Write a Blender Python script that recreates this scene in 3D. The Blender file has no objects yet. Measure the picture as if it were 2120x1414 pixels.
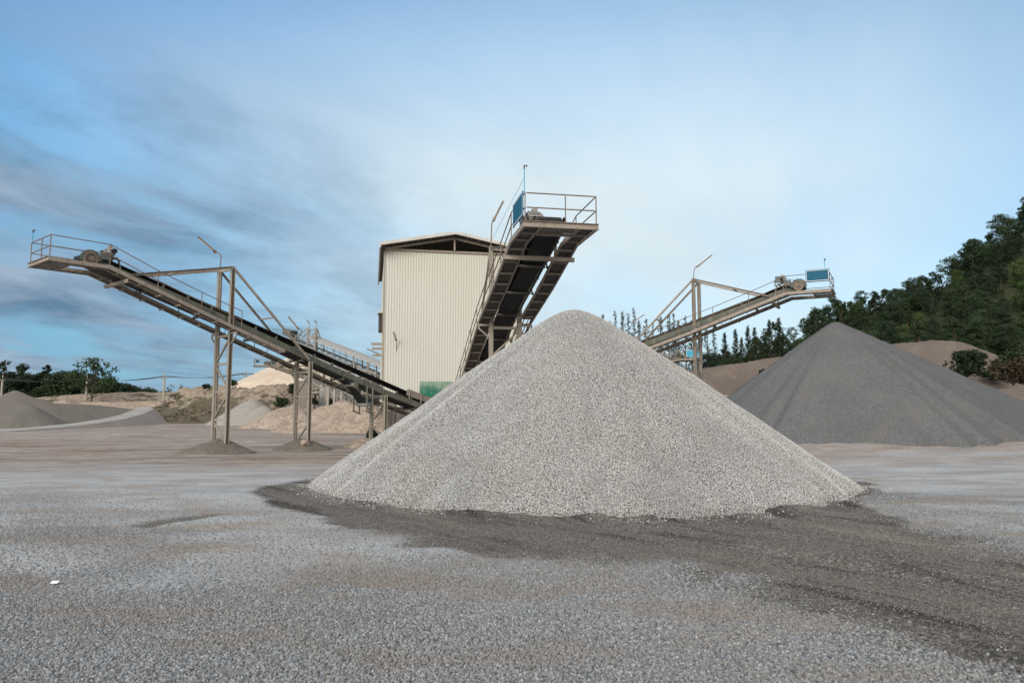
import bpy, math, random
import numpy as np
from mathutils import Vector, Matrix

random.seed(7)
rng = np.random.default_rng(7)
S = bpy.context.scene
C = S.collection
R = math.radians

# ------------------------------------------------------------------ camera
FPX, CX, CY, CAMZ = 1500.0, 1060.0, 707.0, 2.0
PITCH = math.atan(148 / FPX)
cd = bpy.data.cameras.new('camera')
cam = bpy.data.objects.new('camera', cd)
C.objects.link(cam)
cam.location = (0, 0, CAMZ)
cam.rotation_euler = (R(90) + PITCH, 0, 0)
cd.sensor_width = 36
cd.lens = 36 * FPX / 2120
cd.clip_start = .1
cd.clip_end = 4000
S.camera = cam
cp, sp_ = math.cos(PITCH), math.sin(PITCH)


def P(x, y, Y):
    """world point seen at photo pixel (x, y) at distance Y along the ground"""
    u, v = (x - CX) / FPX, (CY - y) / FPX
    d = (u, cp - v * sp_, sp_ + v * cp)
    k = Y / d[1]
    return Vector((d[0] * k, Y, CAMZ + d[2] * k))


def G(x, y):
    """ground point (z = 0) at photo pixel"""
    u, v = (x - CX) / FPX, (CY - y) / FPX
    d = (u, cp - v * sp_, sp_ + v * cp)
    k = -CAMZ / d[2]
    return (d[0] * k, d[1] * k)


# ------------------------------------------------------------------ numpy noise
def _hash(ix, iy, seed):
    n = (ix.astype(np.int64) * 374761393 + iy.astype(np.int64) * 668265263 + seed * 1442695041) & 0x7fffffff
    n = ((n ^ (n >> 13)) * 1274126177) & 0x7fffffff
    n = n ^ (n >> 16)
    return (n & 0xffff) / 65535.0


def vnoise(x, y, seed=0):
    x = np.asarray(x, float); y = np.asarray(y, float)
    ix = np.floor(x); iy = np.floor(y)
    fx = x - ix; fy = y - iy
    fx = fx * fx * (3 - 2 * fx); fy = fy * fy * (3 - 2 * fy)
    a = _hash(ix, iy, seed); b = _hash(ix + 1, iy, seed)
    c = _hash(ix, iy + 1, seed); d = _hash(ix + 1, iy + 1, seed)
    return (a + (b - a) * fx) * (1 - fy) + (c + (d - c) * fx) * fy


def fbm(x, y, seed=0, octv=4):
    x = np.asarray(x, float); y = np.asarray(y, float)
    s = 0; a = .5
    for k in range(octv):
        s = s + a * vnoise(x * 2 ** k, y * 2 ** k, seed + k * 17)
        a *= .5
    return s  # about 0..1, mean .47


def sstep(a, b, x):
    t = np.clip((np.asarray(x, float) - a) / (b - a), 0, 1)
    return t * t * (3 - 2 * t)


# ------------------------------------------------------------------ material helpers
def new_mat(name):
    m = bpy.data.materials.new(name)
    m.use_nodes = True
    nt = m.node_tree
    nt.nodes.clear()
    out = nt.nodes.new('ShaderNodeOutputMaterial')
    b = nt.nodes.new('ShaderNodeBsdfPrincipled')
    nt.links.new(b.outputs[0], out.inputs[0])
    b.inputs['Specular IOR Level'].default_value = .25
    return m, nt, b


class NT:
    """small node-graph helper"""
    def __init__(s, nt): s.nt = nt
    def n(s, t, **kw):
        x = s.nt.nodes.new(t)
        for k, v in kw.items(): setattr(x, k, v)
        return x
    def l(s, a, b): s.nt.links.new(a, b)
    def put(s, sock, v):
        if isinstance(v, bpy.types.NodeSocket): s.l(v, sock)
        elif v is not None: sock.default_value = v
    def math(s, op, a, b=None, clamp=False):
        x = s.n('ShaderNodeMath', operation=op, use_clamp=clamp)
        s.put(x.inputs[0], a)
        if b is not None: s.put(x.inputs[1], b)
        return x.outputs[0]
    def mix(s, f, a, b, mode='MIX'):
        x = s.n('ShaderNodeMix', data_type='RGBA', blend_type=mode)
        s.put(x.inputs[0], f)
        s.put(x.inputs[6], a if isinstance(a, bpy.types.NodeSocket) else (*a, 1))
        s.put(x.inputs[7], b if isinstance(b, bpy.types.NodeSocket) else (*b, 1))
        return x.outputs[2]
    def noise(s, vec, scale, detail=3, rough=.55, dist=0):
        x = s.n('ShaderNodeTexNoise')
        if vec is not None: s.l(vec, x.inputs['Vector'])
        x.inputs['Scale'].default_value = scale
        x.inputs['Detail'].default_value = detail
        x.inputs['Roughness'].default_value = rough
        x.inputs['Distortion'].default_value = dist
        return x.outputs['Fac']
    def ramp(s, f, pts, interp='LINEAR'):
        x = s.n('ShaderNodeValToRGB')
        x.color_ramp.interpolation = interp
        e = x.color_ramp.elements
        while len(e) < len(pts): e.new(.5)
        for k, (p, c) in enumerate(pts):
            e[k].position = p
            e[k].color = (c, c, c, 1) if isinstance(c, (int, float)) else (*c, 1)
        s.l(f, x.inputs[0])
        return x.outputs[0]
    def mapping(s, vec, scale=(1, 1, 1), loc=(0, 0, 0), rot=(0, 0, 0)):
        x = s.n('ShaderNodeMapping')
        x.inputs['Scale'].default_value = scale
        x.inputs['Location'].default_value = loc
        x.inputs['Rotation'].default_value = rot
        s.l(vec, x.inputs['Vector'])
        return x.outputs[0]
    def aniso(s, vec, scale, ang, loc=(0, 0, 0)):
        return s.mapping(s.mapping(vec, rot=(0, 0, -ang)), scale, loc)
    def pos(s): return s.n('ShaderNodeNewGeometry').outputs['Position']
    def bump(s, h, strength, dist, prev=None):
        x = s.n('ShaderNodeBump')
        x.inputs['Strength'].default_value = strength
        x.inputs['Distance'].default_value = dist
        s.l(h, x.inputs['Height'])
        if prev is not None: s.l(prev, x.inputs['Normal'])
        return x.outputs[0]


def paint_mat(name, col, dirt=(.30, .25, .20), amt=.5, rough=.65, scale=2.5, metallic=0, rust=0, mot=.25):
    """weathered paint: dust in streaks and blotches, chipped rust"""
    m, nt, b = new_mat(name)
    g = NT(nt)
    p = g.pos()
    st = g.mapping(p, (1, 1, .25))
    f = g.noise(st, scale, 5, .65)
    f = g.ramp(f, [(.38, 0), (.68, 1)])
    c = g.mix(g.math('MULTIPLY', f, amt), col, dirt)
    f2 = g.noise(p, scale * 6, 4, .6)
    c = g.mix(g.ramp(f2, [(.35, mot), (.6, 0)]), c, tuple(v * .5 for v in col))
    if rust:
        f3 = g.noise(p, scale * 2.3, 6, .75)
        c = g.mix(g.math('MULTIPLY', g.ramp(f3, [(.53, 0), (.6, 1)]), rust), c, (.13, .06, .032))
    g.l(c, b.inputs['Base Color'])
    b.inputs['Roughness'].default_value = rough
    b.inputs['Metallic'].default_value = metallic
    g.l(g.bump(f2, .25, .01), b.inputs['Normal'])
    return m


def grain_mat(name, c0, c1, tint, scale, bump=.6, size=.03, blotch=.25, bscale=.5, line=None):
    """heap of broken stone: one random tone to each grain, larger damp and dusty areas"""
    m, nt, b = new_mat(name)
    g = NT(nt)
    p = g.pos()
    v = g.n('ShaderNodeTexVoronoi', feature='F1')
    g.l(p, v.inputs['Vector']); v.inputs['Scale'].default_value = scale
    sepc = g.n('ShaderNodeSeparateColor'); g.l(v.outputs['Color'], sepc.inputs[0])
    c = g.mix(sepc.outputs[0], c0, c1)
    c = g.mix(g.math('MULTIPLY', g.ramp(sepc.outputs[1], [(.6, 0), (.95, 1)]), .6), c, tint)
    big = g.noise(p, bscale, 5, .6)
    c = g.mix(g.ramp(big, [(.35, blotch), (.62, 0)]), c, tuple(x * .62 for x in c0))
    if line is not None:
        c = g.mix(g.math('MULTIPLY', g.ramp(g.noise(p, bscale * 2.1, 4, .6), [(.5, 0), (.66, 1)]), .55), c, line)
    # crevices between grains are deep: geometry-scale darkness through bump
    g.l(c, b.inputs['Base Color'])
    b.inputs['Roughness'].default_value = .9
    b.inputs['Specular IOR Level'].default_value = .12
    h = g.math('MULTIPLY', v.outputs['Distance'], -1.0)
    n1 = g.bump(h, bump, size)
    g.l(g.bump(g.noise(p, 1.3, 4, .6), .35, .12, n1), b.inputs['Normal'])
    return m


def leaf_mat(name, a, bcol, trans=.25):
    m, nt, b = new_mat(name)
    g = NT(nt)
    p = g.pos()
    rnd = g.n('ShaderNodeNewGeometry').outputs['Random Per Island']
    oi = g.n('ShaderNodeObjectInfo').outputs['Random']
    f = g.math('ADD', g.math('MULTIPLY', rnd, .28), g.math('MULTIPLY', oi, .5))
    f = g.math('ADD', f, g.math('MULTIPLY', g.noise(p, .45, 3), .35))
    c = g.mix(g.ramp(f, [(.28, 0), (.80, 1)]), a, bcol)
    g.l(c, b.inputs['Base Color'])
    b.inputs['Roughness'].default_value = .6
    b.inputs['Specular IOR Level'].default_value = .2
    try:
        b.inputs['Transmission Weight'].default_value = 0
    except Exception:
        pass
    tr = g.n('ShaderNodeBsdfTranslucent'); g.l(c, tr.inputs[0])
    mx = g.n('ShaderNodeMixShader'); mx.inputs[0].default_value = trans
    g.l(b.outputs[0], mx.inputs[1]); g.l(tr.outputs[0], mx.inputs[2])
    out = [n for n in nt.nodes if n.type == 'OUTPUT_MATERIAL'][0]
    g.l(mx.outputs[0], out.inputs[0])
    return m


M = {}
M['beige'] = paint_mat('dusty_steel', (.29, .248, .205), (.37, .325, .28), .6, .75, 2.2, rust=.45)
M['mast'] = paint_mat('pale_steel', (.33, .295, .245), (.22, .19, .155), .6, .75, 3.0, rust=.35)
M['rail'] = paint_mat('rusty_rail', (.17, .115, .085), (.27, .21, .165), .5, .7, 5, rust=.5)
M['green'] = paint_mat('grey_green_frame', (.10, .112, .088), (.25, .225, .18), .55, .6, 2.0, rust=.25)
M['drive'] = paint_mat('drive_paint', (.10, .125, .12), (.25, .22, .18), .4, .5, 4, rust=.2)
M['wheel'] = paint_mat('cast_iron', (.24, .20, .16), (.12, .07, .045), .6, .5, 4, rust=.5)
M['rubber'] = paint_mat('black_rubber', (.012, .013, .015), (.05, .047, .044), .45, .65, 1.2)
M['deck'] = paint_mat('dirty_decking', (.085, .085, .078), (.20, .17, .135), .5, .75, 3.0, rust=.25)
M['dark'] = paint_mat('dark_steel', (.04, .04, .042), (.12, .10, .085), .5, .6, 3, rust=.2)
M['grey'] = paint_mat('galvanised', (.30, .30, .29), (.22, .19, .16), .6, .55, 2)
M['clad'] = paint_mat('cream_cladding', (.545, .54, .48), (.47, .43, .375), .20, .55, .45, mot=.06)
M['fascia'] = paint_mat('white_trim', (.56, .545, .51), (.34, .30, .26), .5, .5, 1.3)
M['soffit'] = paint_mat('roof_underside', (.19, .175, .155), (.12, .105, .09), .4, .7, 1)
M['blue'] = paint_mat('blue_sign_face', (.003, .088, .155), (.02, .11, .17), .35, .6, 2)
M['bluelight'] = paint_mat('pale_blue_sign_face', (.02, .30, .47), (.03, .30, .45), .4, .4, 2)
M['white'] = paint_mat('white_paint', (.72, .74, .75), (.5, .48, .45), .4, .45, 4)
M['concrete'] = paint_mat('concrete', (.215, .19, .16), (.22, .185, .15), .7, .9, 1.2)
M['wood'] = paint_mat('pole_concrete', (.34, .315, .27), (.30, .27, .22), .6, .85, 2)
M['bark'] = paint_mat('bark', (.075, .06, .045), (.04, .032, .025), .6, .9, 4)
M['wire'] = paint_mat('wire', (.03, .03, .033), (.05, .05, .05), .3, .6, 4)
M['lamp'] = paint_mat('lamp_housing', (.20, .145, .10), (.30, .25, .19), .5, .6, 5, rust=.3)
M['paper'] = paint_mat('white_scrap', (.75, .76, .8), (.6, .6, .6), .3, .6, 9)
M['leaf'] = leaf_mat('broadleaf_foliage', (.012, .026, .013), (.044, .068, .027))
M['leaf_l'] = leaf_mat('light_foliage', (.030, .055, .018), (.075, .11, .034))
M['leaf_b'] = leaf_mat('brown_foliage', (.030, .024, .016), (.085, .062, .035))
M['needle'] = leaf_mat('casuarina_foliage', (.075, .09, .085), (.12, .14, .125), .4)
M['bush'] = leaf_mat('bush_foliage', (.013, .025, .010), (.034, .054, .019))


# ------------------------------------------------------------------ objects
ORI = {}


def tag(o, label=None, cat=None, group=None, kind=None):
    if label: o['label'] = label
    if cat: o['category'] = cat
    if group: o['group'] = group
    if kind: o['kind'] = kind
    return o


def empty(name, loc, label, cat, group=None):
    o = bpy.data.objects.new(name, None)
    o.location = loc
    o.empty_display_size = .2
    C.objects.link(o)
    ORI[o.name] = Vector(loc)
    return tag(o, label, cat, group)


def link_mesh(name, verts, faces, mat, parent=None, smooth=False, loc=None):
    me = bpy.data.meshes.new(name)
    off = ORI[parent.name] if parent else Vector(loc) if loc is not None else Vector((0, 0, 0))
    vv = np.asarray(verts, float).reshape(-1, 3) - np.array(off)
    me.from_pydata(vv.tolist(), [], faces if isinstance(faces, list) else faces.tolist())
    o = bpy.data.objects.new(name, me)
    if mat: me.materials.append(mat)
    if smooth:
        me.polygons.foreach_set('use_smooth', [True] * len(me.polygons))
    C.objects.link(o)
    ORI[o.name] = off
    if parent: o.parent = parent
    else: o.location = off
    me.update()
    return o


class MB:
    def __init__(s): s.v = []; s.f = []

    def add(s, vs, fs):
        b = len(s.v)
        s.v.extend([tuple(x) for x in vs])
        s.f.extend([tuple(b + i for i in f) for f in fs])
        return s

    def bar(s, p, q, w, h=None, up=(0, 0, 1), ext=0):
        h = w if h is None else h
        p, q = Vector(p), Vector(q)
        d = (q - p)
        if d.length < 1e-6: return s
        d.normalize()
        p = p - d * ext; q = q + d * ext
        up = Vector(up)
        if abs(d.dot(up)) > .98: up = Vector((0, 1, 0)) if abs(d.y) < .9 else Vector((1, 0, 0))
        x = d.cross(up).normalized(); y = x.cross(d).normalized()
        vs = [a + x * (w / 2 * i) + y * (h / 2 * j) for a in (p, q) for i, j in ((-1, -1), (1, -1), (1, 1), (-1, 1))]
        return s.add(vs, [(0, 1, 2, 3), (7, 6, 5, 4), (0, 4, 5, 1), (1, 5, 6, 2), (2, 6, 7, 3), (3, 7, 4, 0)])

    def chan(s, p, q, w, h, side=1, t=.02, up=(0, 0, 1)):
        """C channel: web on +side, two flanges"""
        p, q = Vector(p), Vector(q)
        d = (q - p).normalized()
        u = Vector(up)
        if abs(d.dot(u)) > .98: u = Vector((0, 1, 0))
        x = d.cross(u).normalized(); y = x.cross(d).normalized()
        o = x * (side * (w / 2 - t / 2))
        s.bar(p + o, q + o, t, h, y)
        for k in (-1, 1):
            f = y * (k * (h / 2 - t / 2)) - x * (side * t / 2)
            s.bar(p + f, q + f, w - t, t * .96, y)
        return s

    def tube(s, p, q, r, n=8, r2=None, cap=True):
        p, q = Vector(p), Vector(q)
        r2 = r if r2 is None else r2
        d = (q - p)
        if d.length < 1e-6: return s
        d.normalize()
        up = Vector((0, 0, 1)) if abs(d.z) < .95 else Vector((1, 0, 0))
        x = d.cross(up).normalized(); y = x.cross(d).normalized()
        vs = []
        for a, rr in ((p, r), (q, r2)):
            for i in range(n):
                t = 2 * math.pi * i / n
                vs.append(a + x * math.cos(t) * rr + y * math.sin(t) * rr)
        fs = [(i, (i + 1) % n, n + (i + 1) % n, n + i) for i in range(n)]
        if cap: fs += [tuple(range(n - 1, -1, -1)), tuple(range(n, 2 * n))]
        return s.add(vs, fs)

    def path(s, pts, r, n=6):
        for a, b in zip(pts[:-1], pts[1:]): s.tube(a, b, r, n)
        return s

    def ring(s, c, axis, r, w, th, n=28):
        """wheel rim: outer radius r, radial thickness th, width w"""
        c = Vector(c); a = Vector(axis).normalized()
        up = Vector((0, 0, 1))
        x = a.cross(up).normalized(); y = x.cross(a).normalized()
        vs = []
        for i in range(n):
            t = 2 * math.pi * i / n
            d = x * math.cos(t) + y * math.sin(t)
            vs += [c + d * r + a * w / 2, c + d * r - a * w / 2, c + d * (r - th) - a * w / 2, c + d * (r - th) + a * w / 2]
        fs = []
        for i in range(n):
            j = (i + 1) % n
            for k in range(4):
                fs.append((4 * i + k, 4 * i + (k + 1) % 4, 4 * j + (k + 1) % 4, 4 * j + k))
        return s.add(vs, fs)

    def box(s, c, sx, sy, sz, X=(1, 0, 0), Y=(0, 1, 0), Z=(0, 0, 1)):
        c, X, Y, Z = Vector(c), Vector(X), Vector(Y), Vector(Z)
        vs = [c + X * (i * sx / 2) + Y * (j * sy / 2) + Z * (k * sz / 2) for k in (-1, 1) for i, j in ((-1, -1), (1, -1), (1, 1), (-1, 1))]
        return s.add(vs, [(3, 2, 1, 0), (4, 5, 6, 7), (0, 1, 5, 4), (1, 2, 6, 5), (2, 3, 7, 6), (3, 0, 4, 7)])

    def build(s, name, mat, parent=None, smooth=False, loc=None):
        return link_mesh(name, s.v, s.f, mat, parent, smooth, loc)


# ------------------------------------------------------------------ terrain height
def ground_z(x, y):
    x = np.asarray(x, float); y = np.asarray(y, float)
    z = 3.5 * sstep(5, 17, x) * sstep(22, 61, y)
    far = sstep(20, 60, np.hypot(x, y))
    z = z + (fbm(x * .09, y * .09, 3) - .47) * (.10 + .45 * far)
    z = z + (fbm(x * .8, y * .8, 5, 3) - .44) * .05
    z = z + .3 * sstep(60, 110, y) * sstep(5, -10, x)
    return z


def gz(x, y): return float(ground_z(np.array([x]), np.array([y]))[0])



# ------------------------------------------------------------------ polygon masks on the ground
def poly_sd(px, py, poly):
    """signed distance to polygon (positive inside)"""
    d = np.full(px.shape, 1e9); ins = np.zeros(px.shape, bool)
    n = len(poly)
    for i in range(n):
        x0, y0 = poly[i]; x1, y1 = poly[(i + 1) % n]
        ex, ey = x1 - x0, y1 - y0
        t = np.clip(((px - x0) * ex + (py - y0) * ey) / (ex * ex + ey * ey + 1e-12), 0, 1)
        d = np.minimum(d, np.hypot(px - x0 - t * ex, py - y0 - t * ey))
        c = ((y0 > py) != (y1 > py)) & (px < (x1 - x0) * (py - y0) / (y1 - y0 + 1e-12) + x0)
        ins ^= c
    return np.where(ins, d, -d)


DARK = [G(*p) for p in [(512, 1018), (545, 1003), (640, 990), (800, 985), (1200, 1000), (1640, 985), (1760, 992), (1838, 1006), (1830, 1022),
                        (1775, 1032), (1800, 1052), (1900, 1085), (2000, 1110), (2160, 1140), (2400, 1190), (2700, 1300), (2600, 1500), (2120, 1420),
                        (1920, 1345), (1750, 1290), (1600, 1238), (1480, 1196), (1370, 1172), (1230, 1162), (1120, 1130), (1000, 1140), (900, 1128),
                        (800, 1104), (715, 1090), (640, 1066), (560, 1046), (545, 1032)]]
DARK2 = [G(*p) for p in [(250, 1090), (330, 1073), (430, 1062), (480, 1062), (400, 1078), (300, 1095)]]


def axis(lo, a, b, hi, fine, grow=1.09, maxstep=12):
    xs = list(np.arange(a, b + 1e-6, fine))
    st = fine; x = b
    while x < hi:
        st = min(st * grow, maxstep); x += st; xs.append(x)
    st = fine; x = a; pre = []
    while x > lo:
        st = min(st * grow, maxstep); x -= st; pre.append(x)
    return np.array(pre[::-1] + xs)


gx = axis(-420, -14, 19, 420, .11)
gy = axis(-60, 4, 26, 560, .11, 1.06)
X, Y = np.meshgrid(gx, gy)
Z = ground_z(X, Y)
wob = (fbm(X * .9, Y * .9, 31) - .47) * 1.1 + (fbm(X * 4, Y * 4, 33, 3) - .45) * .5
sd = poly_sd(X, Y, DARK)
toe_side = sstep(12.5, 14.5, Y + .12 * np.abs(X - 2))   # crisp against the heap, frayed outward
wob2 = (fbm(X * .45, Y * .7, 35) - .47) * 2.6 + (fbm(X * 1.8, Y * 2.2, 36, 3) - .45) * 1.2
dark = sstep(-.3 - .75 * (1 - toe_side), .4 + .75 * (1 - toe_side), sd + wob * .6 + wob2 * (1 - toe_side))
sd2 = poly_sd(X, Y, DARK2)
dark = np.maximum(dark, .75 * sstep(-.25, .35, sd2 + wob * .5))
# ruts dragged by the loader through the dark fines, and a little rim along the toe
ang = R(-52)
u = X * math.cos(ang) + (Y) * math.sin(ang); v = -X * math.sin(ang) + Y * math.cos(ang)
rut = (vnoise(u * .22, v * 1.9, 41) - .5) * .20 + (vnoise(u * .4, v * 4.5, 42) - .5) * .09
Z = Z + rut * sstep(.3, 1, dark) * sstep(-1, 4, X + .3 * (Y - 14))
rr_ = np.hypot((X - 2.05) / 8.15, (Y - 23) / 8.55)
Z = Z + .09 * np.exp(-((rr_ - 1.015) / .017) ** 2) * sstep(22, 18, Y) * (.5 + vnoise(X * 1.3, Y * 1.3, 44))
Z = Z - .03 * sstep(.2, .8, dark)
dirt = sstep(-2.5, 3.5, (Y - 24.5) + .12 * (X + 12) + (fbm(X * .10, Y * .35, 51) - .47) * 16) * sstep(1.5, -3.5, X - .06 * (Y - 24))
dirt = np.maximum(dirt, .75 * sstep(-2, 3, (Y - 28.5) + (fbm(X * .15, Y * .5, 53) - .47) * 8))
verts = np.stack([X, Y, Z], -1).reshape(-1, 3)
ny, nx = X.shape
idx = np.arange(ny * nx).reshape(ny, nx)
faces = np.stack([idx[:-1, :-1], idx[:-1, 1:], idx[1:, 1:], idx[1:, :-1]], -1).reshape(-1, 4)
ground = link_mesh('ground', verts, faces, None, None, True)
tag(ground, 'wide quarry yard floor of pale crushed gravel', 'ground', None, 'structure')


def set_attr(o, name, arr):
    a = o.data.attributes.new(name, 'FLOAT', 'POINT')
    a.data.foreach_set('value', np.asarray(arr, np.float32).ravel())


set_attr(ground, 'dark', dark)
set_attr(ground, 'dirt', dirt)
near = sstep(21, 9, Y) * sstep(3, 4.2, Y) * (1 - sstep(.75, .95, np.abs(X) / (np.abs(Y) * .74 + 2.2)))
thin = .35 + .65 * sstep(.3, .62, fbm(X * .35, Y * .5, 61))
loose = sstep(12.5, 6.2, Y + (fbm(X * .3, Y * .4, 63) - .47) * 13)
loose = np.maximum(loose, sstep(4, 9, X) * sstep(.42, .6, fbm(X * .3, Y * .4, 64)) * sstep(24, 18, Y))
set_attr(ground, 'loose', loose)
brown = np.zeros_like(X)
for (px, py, wx, wy) in ((730, 1148, .9, .45), (860, 1205, 1.0, .5), (650, 1170, .8, .4), (420, 1128, 1.6, .35), (1100, 1215, .8, .5), (820, 1268, .6, .4), (560, 1120, .9, .3), (200, 1005, 2.0, .6), (330, 1035, 1.2, .5), (1750, 1000, 1.5, .6)):
    bx, by = G(px, py)
    brown = np.maximum(brown, .75 * np.exp(-((X - bx) / wx) ** 2 - ((Y - by) / wy) ** 2) * sstep(.25, .6, fbm(X * 1.4, Y * 1.4, 67)))
for pts_, w_, st_ in (([(205, 984), (250, 1000), (330, 1020), (400, 1045), (440, 1062)], .30, .6), ([(-60, 1128), (120, 1104), (250, 1088), (470, 1064), (620, 1052)], .28, .55), ([(-60, 1150), (150, 1124), (330, 1102), (520, 1082)], .22, .4),
                     ([(1120, 1180), (1000, 1240), (820, 1330), (560, 1440)], .16, .45), ([(1220, 1200), (1130, 1260), (980, 1350), (800, 1440)], .16, .45), ([(1500, 985), (1750, 972), (2120, 960)], .5, .5), ([(1560, 965), (1800, 952), (2160, 944)], .7, .5)):
    gp = [G(*q_) for q_ in pts_]
    dl_ = np.full(X.shape, 1e9)
    for (x0, y0), (x1, y1) in zip(gp[:-1], gp[1:]):
        ex, ey = x1 - x0, y1 - y0
        t_ = np.clip(((X - x0) * ex + (Y - y0) * ey) / (ex * ex + ey * ey), 0, 1)
        dl_ = np.minimum(dl_, np.hypot(X - x0 - t_ * ex, Y - y0 - t_ * ey))
    brown = np.maximum(brown, st_ * np.exp(-((dl_ + (fbm(X * .8, Y * .8, 68) - .47) * .4) / w_) ** 2) * sstep(.28, .6, fbm(X * .9, Y * .9, 69)))
set_attr(ground, 'brown', brown)

# -------- ground material
m, nt, b = new_mat('quarry_floor')
g = NT(nt)
p = g.pos()
at_d = g.n('ShaderNodeAttribute', attribute_name='dark').outputs['Fac']
at_t = g.n('ShaderNodeAttribute', attribute_name='dirt').outputs['Fac']
vo = g.n('ShaderNodeTexVoronoi'); g.l(p, vo.inputs['Vector']); vo.inputs['Scale'].default_value = 30
sc = g.n('ShaderNodeSeparateColor'); g.l(vo.outputs['Color'], sc.inputs[0])
pale = g.mix(sc.outputs[0], (.285, .287, .29), (.455, .458, .465))
brn = g.mix(sc.outputs[1], (.20, .172, .145), (.37, .325, .275))
patch = g.noise(g.mapping(p, (.32, .75, 1)), 1.0, 6, .62)
pale = g.mix(g.ramp(patch, [(.47, 0), (.66, .85)]), pale, brn)
ptc2 = g.noise(g.mapping(p, (.22, .5, 1), (13, 5, 0)), 1.0, 5, .6)
pale = g.mix(g.ramp(ptc2, [(.42, .5), (.56, 0)]), pale, g.mix(sc.outputs[2], (.15, .15, .152), (.30, .302, .305)))
pale = g.mix(g.n('ShaderNodeAttribute', attribute_name='brown').outputs['Fac'], pale, g.mix(sc.outputs[1], (.18, .14, .11), (.34, .275, .225)))
at_l = g.n('ShaderNodeAttribute', attribute_name='loose').outputs['Fac']
pale = g.mix(g.math('MULTIPLY', at_l, .9), pale, g.mix(sc.outputs[1], (.055, .052, .05), (.20, .20, .20)))
drk = g.mix(sc.outputs[2], (.060, .055, .050), (.185, .170, .155))
drk = g.mix(g.math('MULTIPLY', g.ramp(sc.outputs[1], [(.93, 0), (.98, 1)]), .5), drk, (.34, .33, .32))
streak = g.noise(g.aniso(p, (.22, 1.5, 1), R(-52)), 1.0, 6, .65, .4)
drk = g.mix(g.ramp(streak, [(.38, .8), (.48, 0)]), drk, (.028, .026, .025))
drk = g.mix(g.ramp(streak, [(.54, 0), (.66, .6)]), drk, (.20, .17, .14))
dfine = g.noise(p, 9, 5, .7)
sand = g.mix(dfine, (.255, .208, .178), (.345, .288, .248))
st2 = g.noise(g.aniso(p, (.10, .62, 1), R(8)), 1.0, 6, .62, .9)
sand = g.mix(g.ramp(st2, [(.52, 0), (.60, .85)]), sand, (.195, .125, .08))
st3 = g.noise(g.aniso(p, (.12, .46, 1), R(14), (7, 3, 0)), 1.0, 6, .6, .9)
sand = g.mix(g.ramp(st3, [(.50, 0), (.62, .75)]), sand, (.37, .345, .325))
sand = g.mix(g.ramp(st3, [(.34, .85), (.45, 0)]), sand, (.17, .155, .145))
# drier, redder dust in the driving lanes at the far side of the yard
mid_ = g.noise(p, 1.3, 6, .72)
sand = g.mix(g.ramp(mid_, [(.38, .55), (.5, 0)]), sand, (.15, .125, .11))
sand = g.mix(g.ramp(mid_, [(.56, 0), (.68, .4)]), sand, (.40, .36, .33))
c = g.mix(at_t, pale, sand)
edge = g.math('ADD', at_d, g.math('MULTIPLY', g.math('SUBTRACT', sc.outputs[0], .5), .55))
dm = g.ramp(edge, [(.38, 0), (.62, 1)])
c = g.mix(dm, c, drk)
g.l(c, b.inputs['Base Color'])
b.inputs['Roughness'].default_value = .92
b.inputs['Specular IOR Level'].default_value = .12
h = g.math('MULTIPLY', vo.outputs['Distance'], -1.0)
nb = g.bump(h, .65, .03)
g.l(g.bump(g.noise(p, 2.2, 5, .65), .4, .06, nb), b.inputs['Normal'])
ground.data.materials.append(m)

# -------- stones scattered as real geometry
ms, nts, bs = new_mat('crushed_stone')
g = NT(nts)
oi = g.n('ShaderNodeAttribute', attribute_name='tone').outputs['Fac']
wn = g.n('ShaderNodeTexWhiteNoise', noise_dimensions='1D'); g.l(g.math('MULTIPLY', oi, 917.3), wn.inputs['W'])
w2 = g.n('ShaderNodeTexWhiteNoise', noise_dimensions='1D'); g.l(g.math('MULTIPLY', oi, 431.7), w2.inputs['W'])
c = g.ramp(wn.outputs['Value'], [(0, (.11, .112, .116)), (.3, (.17, .176, .184)), (.75, (.235, .244, .255)), (1, (.36, .366, .374))])
c = g.mix(g.ramp(w2.outputs['Value'], [(.84, 0), (.92, .5)]), c, (.27, .235, .195))
c = g.mix(g.ramp(g.noise(g.mapping(g.pos(), (.32, .75, 1)), 1.0, 6, .62), [(.46, 0), (.66, .6)]), c, (.21, .17, .135))
g.l(c, bs.inputs['Base Color']); bs.inputs['Roughness'].default_value = .85; bs.inputs['Specular IOR Level'].default_value = .15

md, ntd, bd = new_mat('damp_stone')
g = NT(ntd)
oi = g.n('ShaderNodeAttribute', attribute_name='tone').outputs['Fac']
wn = g.n('ShaderNodeTexWhiteNoise', noise_dimensions='1D'); g.l(g.math('MULTIPLY', oi, 917.3), wn.inputs['W'])
c = g.ramp(wn.outputs['Value'], [(0, (.05, .046, .042)), (.6, (.13, .12, .108)), (.97, (.20, .18, .16)), (1, (.36, .35, .34))])
g.l(c, bd.inputs['Base Color']); bd.inputs['Roughness'].default_value = .8


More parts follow.
